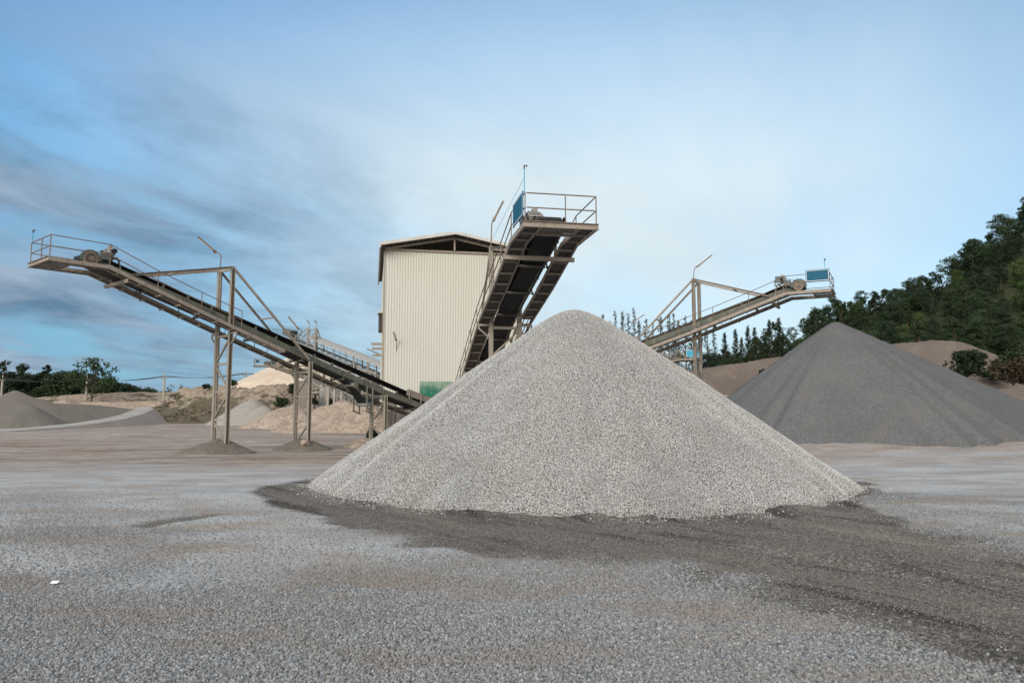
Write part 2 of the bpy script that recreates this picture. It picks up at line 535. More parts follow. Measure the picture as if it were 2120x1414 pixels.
mh, nth, bh = new_mat('heap_stone')
g = NT(nth)
oi = g.n('ShaderNodeAttribute', attribute_name='tone').outputs['Fac']
wn = g.n('ShaderNodeTexWhiteNoise', noise_dimensions='1D'); g.l(g.math('MULTIPLY', oi, 917.3), wn.inputs['W'])
c = g.ramp(wn.outputs['Value'], [(0, (.18, .177, .173)), (.35, (.36, .356, .348)), (.75, (.50, .495, .485)), (1, (.66, .655, .64))])
pos_ = g.n('ShaderNodeVectorMath', operation='SUBTRACT'); g.l(g.pos(), pos_.inputs[0]); pos_.inputs[1].default_value = (1.98, 23.0, 0)
flat_ = g.n('ShaderNodeVectorMath', operation='MULTIPLY'); g.l(pos_.outputs[0], flat_.inputs[0]); flat_.inputs[1].default_value = (1, 1, 0)
nrm_ = g.n('ShaderNodeVectorMath', operation='NORMALIZE'); g.l(flat_.outputs[0], nrm_.inputs[0])
ln_ = g.n('ShaderNodeVectorMath', operation='LENGTH'); g.l(flat_.outputs[0], ln_.inputs[0])
sl_ = g.n('ShaderNodeSeparateXYZ'); g.l(nrm_.outputs[0], sl_.inputs[0])
cb_ = g.n('ShaderNodeCombineXYZ'); g.l(sl_.outputs[0], cb_.inputs[0]); g.l(sl_.outputs[1], cb_.inputs[1]); g.l(g.math('MULTIPLY', ln_.outputs['Value'], .035), cb_.inputs[2])
slide = g.noise(cb_.outputs[0], 9.0, 6, .65)
c = g.mix(g.ramp(slide, [(.34, .32), (.47, 0)]), c, (.22, .22, .225))
c = g.mix(g.ramp(slide, [(.54, 0), (.68, .30)]), c, (.55, .53, .50))
c = g.mix(g.ramp(g.noise(g.pos(), .75, 5, .65), [(.50, 0), (.68, .45)]), c, (.34, .30, .26))
c = g.mix(g.ramp(g.noise(g.pos(), .5, 5, .6), [(.36, .35), (.5, 0)]), c, (.26, .265, .275))
g.l(c, bh.inputs['Base Color']); bh.inputs['Roughness'].default_value = .85; bh.inputs['Specular IOR Level'].default_value = .12


def scatter(obj, attr, density, rmin, rmax, mat, seed, keep=True, thr=None):
    """geometry-nodes scatter of angular stones over obj (adds to its own surface)"""
    ng = bpy.data.node_groups.new('stone_scatter', 'GeometryNodeTree')
    ng.interface.new_socket('Geometry', in_out='INPUT', socket_type='NodeSocketGeometry')
    ng.interface.new_socket('Geometry', in_out='OUTPUT', socket_type='NodeSocketGeometry')
    N = ng.nodes.new; L = ng.links.new
    gi = N('NodeGroupInput'); go = N('NodeGroupOutput')
    na = N('GeometryNodeInputNamedAttribute'); na.data_type = 'FLOAT'; na.inputs['Name'].default_value = attr
    mu = N('ShaderNodeMath'); mu.operation = 'MULTIPLY'; L(na.outputs['Attribute'], mu.inputs[0]); mu.inputs[1].default_value = density
    dp = N('GeometryNodeDistributePointsOnFaces'); L(gi.outputs[0], dp.inputs['Mesh']); L(mu.outputs[0], dp.inputs['Density'])
    dp.inputs['Seed'].default_value = seed
    g2i = N('GeometryNodeGeometryToInstance')
    for k in range(4):
        ic = N('GeometryNodeMeshIcoSphere'); ic.inputs['Radius'].default_value = 1; ic.inputs['Subdivisions'].default_value = 1
        spn = N('GeometryNodeSetPosition'); L(ic.outputs['Mesh'], spn.inputs['Geometry'])
        nz = N('ShaderNodeTexNoise'); nz.noise_dimensions = '4D'; nz.inputs['W'].default_value = k * 3.7 + seed
        nz.inputs['Scale'].default_value = 1.1
        sub = N('ShaderNodeVectorMath'); sub.operation = 'SUBTRACT'; L(nz.outputs['Color'], sub.inputs[0]); sub.inputs[1].default_value = (.5, .5, .5)
        scl = N('ShaderNodeVectorMath'); scl.operation = 'SCALE'; L(sub.outputs[0], scl.inputs[0]); scl.inputs['Scale'].default_value = 1.5
        L(scl.outputs[0], spn.inputs['Offset'])
        tr = N('GeometryNodeTransform'); L(spn.outputs[0], tr.inputs['Geometry']); tr.inputs['Scale'].default_value = (1, .8, .62)
        sm = N('GeometryNodeSetMaterial'); L(tr.outputs[0], sm.inputs['Geometry']); sm.inputs['Material'].default_value = mat
        L(sm.outputs[0], g2i.inputs[0])
    iop = N('GeometryNodeInstanceOnPoints'); L(dp.outputs['Points'], iop.inputs['Points']); L(g2i.outputs[0], iop.inputs['Instance'])
    iop.inputs['Pick Instance'].default_value = True
    rv = N('FunctionNodeRandomValue'); rv.data_type = 'FLOAT'
    fl = [s for s in rv.inputs if s.type == 'VALUE']
    fl[0].default_value = rmin; fl[1].default_value = rmax; rv.inputs['Seed'].default_value = seed + 3
    L([s for s in rv.outputs if s.type == 'VALUE'][0], iop.inputs['Scale'])
    rr = N('FunctionNodeRandomValue'); rr.data_type = 'FLOAT_VECTOR'
    rr.inputs[0].default_value = (0, 0, 0); rr.inputs[1].default_value = (6.28, 6.28, 6.28); rr.inputs['Seed'].default_value = seed + 5
    L(rr.outputs[0], iop.inputs['Rotation'])
    sa = N('GeometryNodeStoreNamedAttribute'); sa.data_type = 'FLOAT'; sa.domain = 'INSTANCE'; sa.inputs['Name'].default_value = 'tone'
    ra = N('FunctionNodeRandomValue'); ra.data_type = 'FLOAT'; ra.inputs['Seed'].default_value = seed + 9
    L([q for q in ra.outputs if q.type == 'VALUE'][0], [q for q in sa.inputs if q.name == 'Value' and q.enabled][0])
    L(iop.outputs[0], sa.inputs['Geometry'])
    rl = N('GeometryNodeRealizeInstances'); L(sa.outputs[0], rl.inputs[0])
    iop = rl
    if keep:
        jg = N('GeometryNodeJoinGeometry'); L(gi.outputs[0], jg.inputs[0]); L(iop.outputs[0], jg.inputs[0]); L(jg.outputs[0], go.inputs[0])
    else:
        L(iop.outputs[0], go.inputs[0])
    md_ = obj.modifiers.new('stones', 'NODES'); md_.node_group = ng
    return md_


# loose gravel lying on the yard floor: one mass nobody could count
def gravel_sheet(name, sel, dens_attr, density, rmin, rmax, mat, seed, label):
    ff = faces[sel[faces].all(1)]
    used = np.unique(ff)
    remap = -np.ones(len(verts), int); remap[used] = np.arange(len(used))
    o = link_mesh(name, verts[used], remap[ff], None, None, True)
    set_attr(o, 'stones', dens_attr.ravel()[used])
    scatter(o, 'stones', density, rmin, rmax, mat, seed, keep=False)
    tag(o, label, 'gravel', None, 'stuff')
    return o


sel = ((near > .01) & (Y < 22)).ravel()
gravel_sheet('loose_gravel', sel, near * (.12 + .88 * loose) * (.55 + .45 * thin) * (1 - np.clip(dark * 1.15, 0, 1)) ** 2 * (1 - dirt) * (1 - .6 * brown), 2300, .011, .023, ms, 11, 'pale grey crushed stone spread loose over the yard floor')
gravel_sheet('damp_gravel', sel, near * sstep(.25, .8, dark), 800, .007, .016, md, 12, 'dark damp gravel spread in front of the big heap')


# ------------------------------------------------------------------ heaps
def heap(name, ridge, slope, mat, label, cat, res=.25, a=.6, wob=.06, rough=.05, seed=1, stretch=1.0, gully=0, group=None, kind=None, toe=.07, margin=0, cut=None, fallscale=2.5, asym=0):
    """loose material at its angle of repose under a ridge of (x, y, z) crest points"""
    rd = np.array(ridge, float)
    base = np.array([gz(x, y) for x, y, z in ridge])
    reach = ((rd[:, 2] - base) / slope + a + .8) * 1.32 + margin
    x0, x1 = (rd[:, 0] - reach).min(), (rd[:, 0] + reach).max()
    y0, y1 = (rd[:, 1] - reach / stretch).min(), (rd[:, 1] + reach / stretch).max()
    xs = np.arange(x0, x1 + res, res); ys = np.arange(y0, y1 + res, res)
    A, B = np.meshgrid(xs, ys)
    gA = ground_z(A, B)
    best = np.full(A.shape, -1e9)
    segs = list(zip(rd[:-1], rd[1:])) if len(rd) > 1 else [(rd[0], rd[0])]
    for p0, p1 in segs:
        n = max(1, int(np.hypot(*(p1 - p0)[:2]) / max(.5, res * 2)))
        for k in range(n + 1):
            q = p0 + (p1 - p0) * (k / n)
            dx = A - q[0]; dy = (B - q[1]) * stretch
            th = np.arctan2(dy, dx)
            dd = np.hypot(dx, dy)
            dd = dd * (1 + wob * (vnoise(np.cos(th) * 2.2 + 9, np.sin(th) * 2.2 + 4, seed) - .5) * 2
                       + asym * np.cos(th) + gully * (vnoise(np.cos(th) * fallscale * 3 + 5, np.sin(th) * fallscale * 3 + 7, seed + 3) - .5))
            best = np.maximum(best, q[2] - slope * (np.sqrt(dd * dd + a * a) - a))
    h = best - gA
    h = h + (fbm(A * .55, B * .55, seed + 9) - .47) * rough * 4 + (fbm(A * 2.2, B * 2.2, seed + 11, 3) - .45) * rough
    if cut is not None: h = cut(A, B, h)
    h = toe * np.logaddexp(0, h / toe)
    zz = gA + h - .05 - (.30 + 1.2 * res) * (1 - sstep(.03, .03 + .5 * res + .05, h))
    ok = h > .045
    ny_, nx_ = A.shape
    ii = np.arange(ny_ * nx_).reshape(ny_, nx_)
    q4 = np.stack([ii[:-1, :-1], ii[:-1, 1:], ii[1:, 1:], ii[1:, :-1]], -1).reshape(-1, 4)
    okf = ok.ravel()[q4].any(1)
    q4 = q4[okf]
    used = np.unique(q4)
    rm = -np.ones(ny_ * nx_, int); rm[used] = np.arange(len(used))
    vv = np.stack([A, B, zz], -1).reshape(-1, 3)[used]
    o = link_mesh(name, vv, rm[q4], mat, None, True, (rd[0, 0], rd[0, 1], base[0]))
    tag(o, label, cat, group, kind)
    set_attr(o, 'stones', np.clip(h.ravel()[used] / .12, 0, 1))
    return o


M['g_big'] = grain_mat('shaded_gap_gravel', (.05, .049, .047), (.30, .295, .285), (.40, .38, .35), 34, .8, .03, .18, .35, None)  # dark base tone paints the shade in the gaps between scattered stones
M['g_fine'] = grain_mat('grey_fines', (.086, .088, .091), (.138, .140, .143), (.165, .155, .143), 20, .45, .04, .22, .3, (.135, .127, .118))
M['g_brown'] = grain_mat('brown_fines', (.115, .09, .076), (.17, .135, .112), (.14, .12, .108), 14, .4, .05, .3, .25, (.19, .15, .12))
M['g_dark'] = grain_mat('grey_brown_fines', (.125, .108, .098), (.175, .155, .14), (.19, .17, .15), 14, .4, .05, .25, .22, (.15, .135, .125))
M['g_olive'] = grain_mat('olive_fines', (.118, .108, .094), (.16, .148, .13), (.18, .16, .14), 14, .4, .05, .2, .22)
M['g_grey2'] = grain_mat('grey_crushed', (.24, .225, .20), (.32, .30, .275), (.34, .30, .26), 9, .4, .05, .1, .22)
M['g_sand'] = grain_mat('pale_sand', (.50, .41, .32), (.62, .52, .42), (.56, .45, .35), 6, .35, .1, .25, .12, (.42, .32, .24))
M['g_earth'] = grain_mat('dug_earth', (.26, .205, .165), (.42, .335, .27), (.24, .19, .155), 3.5, .7, .12, .45, .28, (.42, .33, .25))
M['g_mound'] = grain_mat('splash_fines', (.10, .088, .072), (.19, .17, .145), (.34, .30, .25), 26, .7, .03, .3, .8, (.15, .125, .10))

AX, AY, AZ = 1.98, 23.0, 5.32


def toe_lobes(A, B, h):
    # ragged front toe with a scooped bay on the left
    d = np.hypot((A + 3.0) / 1.5, (B - 16.1) / .5)
    h = h - .22 * np.exp(-d * d)
    d = np.hypot((A + 6.0) / .5, (B - 17.75) / .22)
    h = h - .35 * np.exp(-d * d)
    return h + (fbm(A * 1.7, B * 1.7, 77, 3) - .45) * .22 * sstep(1.2, .1, h)


big = heap('gravel_heap', [(AX, AY, AZ)], .738, M['g_big'], 'large pale grey conical gravel heap under the middle conveyor', 'gravel heap', .085, .7, .035, .040, 5, .92, .06,
           cut=toe_lobes, toe=.05, asym=.012)
front = np.array([v.co.y for v in big.data.vertices]) < 2.5
big.data.attributes['stones'].data.foreach_set('value', (front * 1.0).astype(np.float32))
scatter(big, 'stones', 1450, .010, .019, mh, 21)
near_toe = np.exp(-np.clip((rr_ - .985) / .035, 0, 9) ** 1.3) * (rr_ > .93) * sstep(24, 19, Y)
gravel_sheet('spilled_gravel', ((near_toe > .02) & (Y < 24)).ravel(), near_toe * sstep(.35, .6, fbm(X * 1.1, Y * 1.1, 79)), 420, .011, .024, mh, 31, 'pale stones rolled out from the foot of the big heap')

a2 = P(1730, 664, 41.2)
heap('gravel_heap', [(a2.x, a2.y, a2.z), (a2.x + 3.5, a2.y + .4, a2.z - 1.45), (a2.x + 9.5, a2.y + 2.5, a2.z - 3.4), (a2.x + 15, a2.y + 5.5, a2.z - 4.8)], .765, M['g_fine'],
     'smooth dark grey heap of fine gravel beside the wooded hillside', 'gravel heap', .2, .35, .03, .03, 15, 1.0, .11, fallscale=4.5)
# splash mounds round the conveyor legs

# ------------------------------------------------------------------ lamp, sign, mast
def lamp(foot, top, tip0, tip1, label, r=.028):
    """thin bent pole with a long narrow strip lamp"""
    foot, top, tip0, tip1 = map(Vector, (foot, top, tip0, tip1))
    e = empty('strip_lamp', foot, label, 'lamp', 'strip lamps on bent poles')
    pts = [foot, top]
    for k in range(1, 6):
        t = k / 5
        q = (1 - t) ** 2 * top + 2 * (1 - t) * t * (top + (top - foot).normalized() * (tip0 - top).length * .55) + t * t * tip0
        pts.append(q)
    MB().path(pts, r, 6).build('pole', M['rail'], e)
    d = (tip1 - tip0)
    MB().bar(tip0, tip1, .15, .07).bar(tip0 - d * .04, tip0 + d * .12, .17, .11).build('lamp_head', M['lamp'], e)
    MB().bar(tip0 + d * .14 - Vector((0, 0, .045)), tip1 - d * .05 - Vector((0, 0, .045)), .10, .02).build('diffuser', M['white'], e)
    return e


def sign(p00, p10, up, label, mat):
    """flat board with a white border line on its face; p00->p10 is the lower edge"""
    p00, p10 = Vector(p00), Vector(p10)
    d = (p10 - p00); w = d.length; d.normalize()
    Z = Vector((0, 0, 1)); Z = (Z - d * Z.dot(d)).normalized()
    nrm = d.cross(Z).normalized()
    c = p00 + d * w / 2 + Z * up / 2
    e = empty('blue_sign', p00, label, 'sign', 'blue boards on the conveyor ends')
    MB().box(c, w, up, .03, d, Z, nrm).build('board', mat, e)
    f = MB()
    for s in (-1, 1):
        for k in (-1, 1):
            f.box(c + Z * k * (up / 2 - .045) + nrm * s * .0175, w - .06, .03, .004, d, Z, nrm)
            f.box(c + d * k * (w / 2 - .045) + nrm * s * .0175, .03, up - .12, .004, d, Z, nrm)
    f.build('border', M['white'], e)
    return e


def antenna(p, h, label, stay=None):
    p = Vector(p)
    e = empty('antenna_mast', p, label, 'antenna', 'thin masts on the conveyor ends')
    MB().tube(p, p + Vector((0, 0, h)), .016, 6).build('mast', M['bluelight'], e)
    t = p + Vector((0, 0, h))
    MB().box(t + Vector((0, 0, .06)), .045, .045, .12).bar(t + Vector((0, 0, .09)), t + Vector((.08, 0, .10)), .02).tube(t + Vector((.08, 0, .06)), t + Vector((.08, 0, .13)), .016).build('sensor', M['dark'], e)
    if stay is not None:
        MB().tube(t - Vector((0, 0, .3)), stay, .006, 4).build('guy_wire', M['wire'], e)
    return e


# ------------------------------------------------------------------ belt conveyor
class Conveyor:
    """s runs down from the head end, t to the left of the travel direction, dz above the belt"""
    W = 1.2

    def __init__(self, head, low, prof, label, lend, rend, towers, send, group='radial belt conveyors', motor=1, tail=False, takeup=False, fo=.52):
        self.fo = fo
        self.h = Vector(head); self.l = Vector((low[0], low[1], 0)).normalized()
        hd = -self.l
        self.n = Vector((-hd.y, hd.x, 0))
        self.ps = np.array([a for a, b_ in prof]); self.pz = np.array([b_ for a, b_ in prof])
        self.root = empty('belt_conveyor', (head[0], head[1], gz(head[0], head[1])), label, 'conveyor', group)
        self.send = send; self.sp = 1.75
        self.parts(lend, rend, towers, motor, tail, takeup)

    def z(self, s): return float(np.interp(s, self.ps, self.pz))

    def q(self, s, t, dz=0):
        v = self.h + self.l * s + self.n * t
        return Vector((v.x, v.y, self.z(s) + dz))

    def fz(self, s):
        """walkway floor, relative to belt: level platform near the head"""
        zf = self.z(2.4) - self.fo
        return zf if s <= 2.4 else self.z(s) - self.fo - (.66 - self.fo) * min(1, (s - 2.4) / 3)

    def f(self, s, t, dz=0):
        v = self.h + self.l * s + self.n * t
        return Vector((v.x, v.y, self.fz(s) + dz))

    def srange(self, a, b, st):
        n = max(1, round((b - a) / st))
        return [a + (b - a) * k / n for k in range(n + 1)]

    def parts(self, lend, rend, towers, motor, tail, takeup):
        r = self.root; W = self.W; q, f = self.q, self.f; sp = self.sp; send = self.send
        brk = [s for s in self.ps if 2.4 < s]
        # ---- belt: trough, wrap, return strand
        sec = []
        for s in self.srange(send, sp + .6, .8):
            sec.append([q(s, t, dz) for t, dz in ((-.44, .13), (-.18, 0), (.18, 0), (.44, .13))])
        c0 = q(sp, 0, -.20)
        rr = .25
        for k in range(0, 11):
            a = R(80 + 21 * k)
            dz = math.sin(a) * rr; ds = math.cos(a) * rr
            ctr = Vector((c0.x + self.l.x * ds * 1, c0.y + self.l.y * ds * 1, c0.z + dz))
            sec.append([ctr + self.n * t for t in (-.42, -.15, .15, .42)])
        ret = []
        for s in self.srange(sp + .9, send, .8):
            dz = -.46
            if takeup and takeup[0] <= s <= takeup[1]:
                mid = (takeup[0] + takeup[1]) / 2
                dz -= takeup[2] * max(0, 1 - abs(s - mid) / ((takeup[1] - takeup[0]) / 2))
            sec.append([q(s, t, dz) for t in (-.38, -.15, .15, .38)])
        vs = [v for row in sec for v in row]; fs = []
        for i in range(len(sec) - 1):
            for k in range(3): fs.append((4 * i + k, 4 * i + k + 1, 4 * i + 5 + k, 4 * i + 4 + k))
        belt = MB().add(vs, fs).build('belt', M['rubber'], r)
        so = belt.modifiers.new('thick', 'SOLIDIFY'); so.thickness = .02; so.offset = 0
        # ---- stringers
        for sd in (-1, 1):
            mb = MB()
            pts = [sp - .25] + [s for s in brk if s < send - .3] + [send]
            for a_, b_ in zip(pts[:-1], pts[1:]):
                mb.chan(q(a_, sd * .53, -.21), q(b_, sd * .53, -.21), .10, .33, sd * (1), .018)
            for s in self.srange(sp + 1, send - .3, 1.6):
                mb.bar(q(s, sd * .592, -.36), q(s, sd * .592, -.06), .07, .02, self.l)
            mb.build('side_frame', M['green'], r)
        # ---- idlers
        for s in self.srange(sp + .9, send - .6, 1.25):
            mb = MB()
            for sd in (-1, 1):
                mb.bar(q(s, sd * .51, -.045), q(s, sd * .51, .17), .06, .05, self.l)
                mb.tube(q(s, sd * .20, -.05), q(s, sd * .47, .085), .05, 8)
            mb.bar(q(s, -.47, -.10), q(s, .47, -.10), .06, .05)
            mb.tube(q(s, -.18, -.056), q(s, .18, -.056), .05, 8)
            mb.build('idler', M['green'], r)
        for s in self.srange(sp + 2.6, send - 1.2, 2.7):
            if takeup and takeup[0] - .3 < s < takeup[1] + .3: continue
            mb = MB().tube(q(s, -.5, -.54), q(s, .5, -.54), .055, 10)
            for sd in (-1, 1):
                mb.bar(q(s, sd * .56, -.39), q(s, sd * .56, -.60), .05, .03, self.l)
                mb.bar(q(s, sd * .56, -.55), q(s, sd * .62, -.55), .12, .10)
            mb.build('return_roller', M['deck'], r)
        # ---- head pulley, sheave and motor
        hp = MB().tube(c0 - self.n * .44, c0 + self.n * .44, rr - .012, 20).tube(c0 - self.n * .62, c0 + self.n * .80, .045, 8)
        hp.build('head_pulley', M['wheel'], r)
        for sd in (-1, 1):
            MB().box(c0 + self.n * sd * .56 + Vector((0, 0, -.02)), .26, .12, .2, self.l, self.n).build('bearing', M['drive'], r)
        wc = c0 + self.n * motor * .78 + Vector((0, 0, -.07))
        wr = .29
        wh = MB().ring(wc, self.n, wr, .16, .05)
        wh.tube(wc - self.n * .09, wc + self.n * .09, .10, 12)
        wh.tube(wc - self.n * .02, wc + self.n * .02, wr - .03, 28)
        for k in range(4):
            a = 2 * math.pi * k / 4 + .4
            wh.bar(wc, wc + self.l * math.cos(a) * (wr - .04) + Vector((0, 0, math.sin(a) * (wr - .04))), .05, .05, self.n)
        wh.build('drive_wheel', M['wheel'], r)
        gd = MB()
        ms_ = sp + .95
        mc = q(ms_, motor * .28, .52)
        # belt guard arc over the wheel
        gpts = []
        for k in range(9):
            a = R(-10 + 25 * k)
            gpts.append(wc - self.l * math.cos(a) * (-(wr + .05)) * -1 + Vector((0, 0, math.sin(a) * (wr + .03))))
        for a_, b_ in zip(gpts[:-1], gpts[1:]): gd.bar(a_, b_, .24, .012, self.n, .01)
        gd.build('wheel_guard', M['drive'], r)
        mm = MB().tube(mc - self.n * .28, mc + self.n * .24, .185, 16).tube(mc + self.n * .24, mc + self.n * .31, .185, 16, .12).tube(mc - self.n * .42, mc - self.n * .28, .035, 8)
        for k in range(12):
            a = 2 * math.pi * k / 12
            o = self.l * math.cos(a) * .2 + Vector((0, 0, math.sin(a) * .2))
            mm.bar(mc + o - self.n * .24, mc + o + self.n * .2, .012, .04, o)
        mm.box(mc + Vector((0, 0, .24)), .2, .2, .14, self.l, self.n)
        mo = mm.build('motor', M['grey'], r)
        st = MB()
        for sd in (-.54, .54):
            st.bar(q(ms_ - .35, sd, -.04), q(ms_ - .2, sd, .26), .08, .06, self.l)
            st.bar(q(ms_ + .4, sd, -.04), q(ms_ + .3, sd, .26), .08, .06, self.l)
            st.bar(q(ms_ - .3, sd, .29), q(ms_ + .4, sd, .29), .08, .07)
        st.bar(q(ms_ - .16, -.6, .35), q(ms_ - .16, .6, .35), .08, .05)
        st.bar(q(ms_ + .22, -.6, .35), q(ms_ + .22, .6, .35), .08, .05)
        st.bar(q(ms_ + .4, -.5, .68), q(ms_ - .1, -.5, .52), .4, .02, self.l)
        st.bar(q(ms_ + .42, -.5, .32), q(ms_ + .42, -.5, .68), .05, .05)
        st.build('motor_stand', M['drive'], r)
        gb = wc * .35 + mc * .65 + self.n * motor * .25
        MB().box(gb - Vector((0, 0, .10)), .34, .3, .34, self.l, self.n).build('gearbox', M['drive'], r)
        # drive belt between motor sheave and wheel
        msv = mc + self.n * motor * .55
        MB().bar(msv + Vector((0, 0, .1)), wc + Vector((0, 0, wr * .95)), .08, .012, (0, 0, 1)).bar(msv - Vector((0, 0, .1)), wc - self.l * -.35 + Vector((0, 0, -.1)), .08, .012).tube(msv - self.n * .06, msv + self.n * .06, .11, 14).build('drive_belt', M['rubber'], r)
        # ---- walkways with edge beams and decking
        for sd, end in ((1, lend), (-1, rend)):
            pts = [0.0, 2.4] + [s for s in brk if 2.6 < s < end - .3] + [end]
            fr = MB(); dk = MB()
            ti, to = sd * .64, sd * W
            for a_, b_ in zip(pts[:-1], pts[1:]):
                fr.chan(f(a_, to, 0), f(b_, to, 0), .07, .17, sd, .014)
                fr.chan(f(a_, ti, -.02), f(b_, ti, -.02), .06, .12, -sd, .014)
            for s in self.srange(.9, end - .05, .95):
                fr.bar(f(s, ti + sd * .035, -.05), f(s, to - sd * .04, -.05), .08, .07)
            w = fr.build('walkway', M['beige'], r)
            # corrugated deck: ribs run along the walk
            n = 12
            dend = end if end > 15 else end - 2.4
            dp = [0.0, 2.4] + [s for s in brk if 2.6 < s < dend - .3] + [dend]
            rows = []
            for s in dp:
                row = []
                for k in range(n + 1):
                    t = ti + sd * .04 + (to - ti - sd * .06) * k / n
                    row.append(f(s, t, -.005 + (.018 if k % 2 else 0)))
                rows.append(row)
            vs = [v for row in rows for v in row]
            fs = [(i * (n + 1) + k, i * (n + 1) + k + 1, (i + 1) * (n + 1) + k + 1, (i + 1) * (n + 1) + k) for i in range(len(rows) - 1) for k in range(n)]
            d_ = MB().add(vs, fs).build('deck', M['deck'], w)
            so = d_.modifiers.new('thick', 'SOLIDIFY'); so.thickness = .008
            if dend < end:
                gr = MB()
                for k in range(1, 3):
                    t = ti + (to - ti) * k / 3
                    gr.bar(f(dend, t, 0), f(end, t, 0), .04, .02)
                gr.build('open_grating', M['beige'], w)
        # ---- head platform between the walkways
        pf = MB()
        pf.chan(f(-.06, -W - .04, 0), f(-.06, W + .04, 0), .08, .20, -1, .014)
        pf.bar(f(.95, -.60, -.06), f(.95, .60, -.06), .07, .10)
        pl = pf.build('head_platform', M['beige'], r)
        dk = MB()
        nn = 14
        for k in range(nn):
            dk.bar(f(.02 + .9 * (k + .5) / nn, -.60, .0), f(.02 + .9 * (k + .5) / nn, .60, .0), .045, .012)
        dk.build('deck', M['deck'], pl)
        # ---- railings
        def rail(pts, name='railing'):
            mb = MB()
            H = .95
            for a_, b_ in zip(pts[:-1], pts[1:]):
                for hh in (H, H * .5): mb.tube(a_ + Vector((0, 0, hh)), b_ + Vector((0, 0, hh)), .021, 6)
            return mb
        for sd, end in ((1, min(lend, 10.4)), (-1, rend if rend > 15 else min(rend, 10.4))):
            ss = [0.02, 2.4]
            while ss[-1] + 2.2 < end: ss.append(ss[-1] + 2.15)
            pts = [f(s, sd * (W - .02), .08) for s in ss]
            mb = rail(pts)
            for p_ in pts: mb.tube(p_, p_ + Vector((0, 0, .97)), .02, 6)
            mb.build('railing', M['rail'], r)
        pts = [f(0.02, t, .08) for t in (-W + .02, .15, W - .02)]
        mb = rail([pts[0] + self.n * .05, pts[1], pts[2] - self.n * .05])
        mb.tube(pts[1], pts[1] + Vector((0, 0, .95)), .02, 6)
        mb.build('railing', M['rail'], r)
        # thin hangers between deck and return side
        for s in self.srange(3.9, min(send - 2, 14), 2.3):
            MB().tube(f(s, -.75, 0), q(s, -.56, -.35), .015, 5).build('hanger_rod', M['rail'], r)
        # ---- stay beam
        sb = 3.2
        MB().chan(f(sb, -W - .12, -.18), f(sb, W + .12, -.18), .14, .15, 1, .016).build('stay_beam', M['beige'], r)
        for sd in (-1, 1):
            MB().bar(f(sb, sd * .60, -.1), q(sb - .15, sd * .60, -.05), .09, .05, self.l).build('stay_post', M['beige'], r)
        # ---- towers
        for (s, mast) in towers:
            base0 = self.h + self.l * s
            lx = .565
            tw = MB()
            zt = self.z(s) + mast
            zg = [gz(*(base0 + self.n * sd * lx)[:2]) for sd in (-1, 1)]
            def L(sd, z_): v = base0 + self.n * sd * (lx + .10); return Vector((v.x, v.y, z_))
            zb = self.z(s) - .98
            tw.bar(L(-1, zb), L(1, zb), .10, .12, ext=0)
            if mast > 1:
                tw.bar(L(-1, zt - .12), L(1, zt - .12), .09, .12)
            # zigzag bracing
            z0 = max(min(zg), -1) + .25
            nb = max(1, round((zb - z0) / 1.4))
            for k in range(nb):
                za = zb - (zb - z0) * k / nb; zc = zb - (zb - z0) * (k + 1) / nb
                tw.bar(L(-1, zc), L(1, zc), .09, .09)
                sg = 1 if k % 2 == 0 else -1
                tw.bar(L(sg, za - .08), L(-sg, zc + .08), .085, .08)
            # brackets carrying the walkways
            for sd, end in ((1, lend), (-1, rend)):
                if end > s + .2:
                    zz = self.fz(s) - .20
                    pa = L(sd, zz); pb = base0 + self.n * sd * (W + .05); pb = Vector((pb.x, pb.y, zz))
                    pc = L(sd, zz - .62)
                    tw.bar(pa, pb, .08, .09)
                    tw.bar(pb - Vector((0, 0, .02)), Vector((pb.x, pb.y, zz - .16)) * .85 + pc * .15, .05, .06)
                    tw.bar(Vector((pb.x, pb.y, zz - .14)), pc, .06, .06)
            t_ = tw.build('support_tower', M['mast'], r)
            for sd in (-1, 1):
                lg = MB()
                zl = gz(*(base0 + self.n * sd * lx)[:2]) - .3
                top = zt if mast > 1 else self.z(s) - .40
                lg.chan(L(sd, zl), L(sd, top), .17, .20, sd, .016, self.l)
                lg.bar(L(sd, zl) - self.n * sd * .065, L(sd, top - .04) - self.n * sd * .065, .016, .14, self.n)
                lg.build('leg', M['mast'], t_)
        # ---- stays
        s0 = [a for a, b_ in towers if b_ > 1][0]; mh = [b_ for a, b_ in towers if b_ > 1][0]
        zt = self.z(s0) + mh
        for sd in (-1, 1):
            b0 = self.h + self.l * s0 + self.n * sd * .68
            top = Vector((b0.x, b0.y, zt - .06))
            a1 = q(sb, sd * .70, -.35); a2_ = q(s0 + 4.75, sd * .70, -.35)
            MB().chan(top, a1, .09, .11, sd, .016).build('stay', M['beige'], r)
            MB().chan(top, a2_, .09, .11, sd, .016).build('stay', M['beige'], r)
        for k, e in ((.5, sb), (.52, s0 + 4.75)):
            pa = [self.h + self.l * s0 + self.n * sd * .68 for sd in (-1, 1)]
            A_ = [Vector((p_.x, p_.y, zt - .06)) * (1 - k) + q(e, sd * .70, -.35) * k for p_, sd in zip(pa, (-1, 1))]
            MB().bar(A_[0], A_[1], .07, .07).build('stay_tie', M['beige'], r)
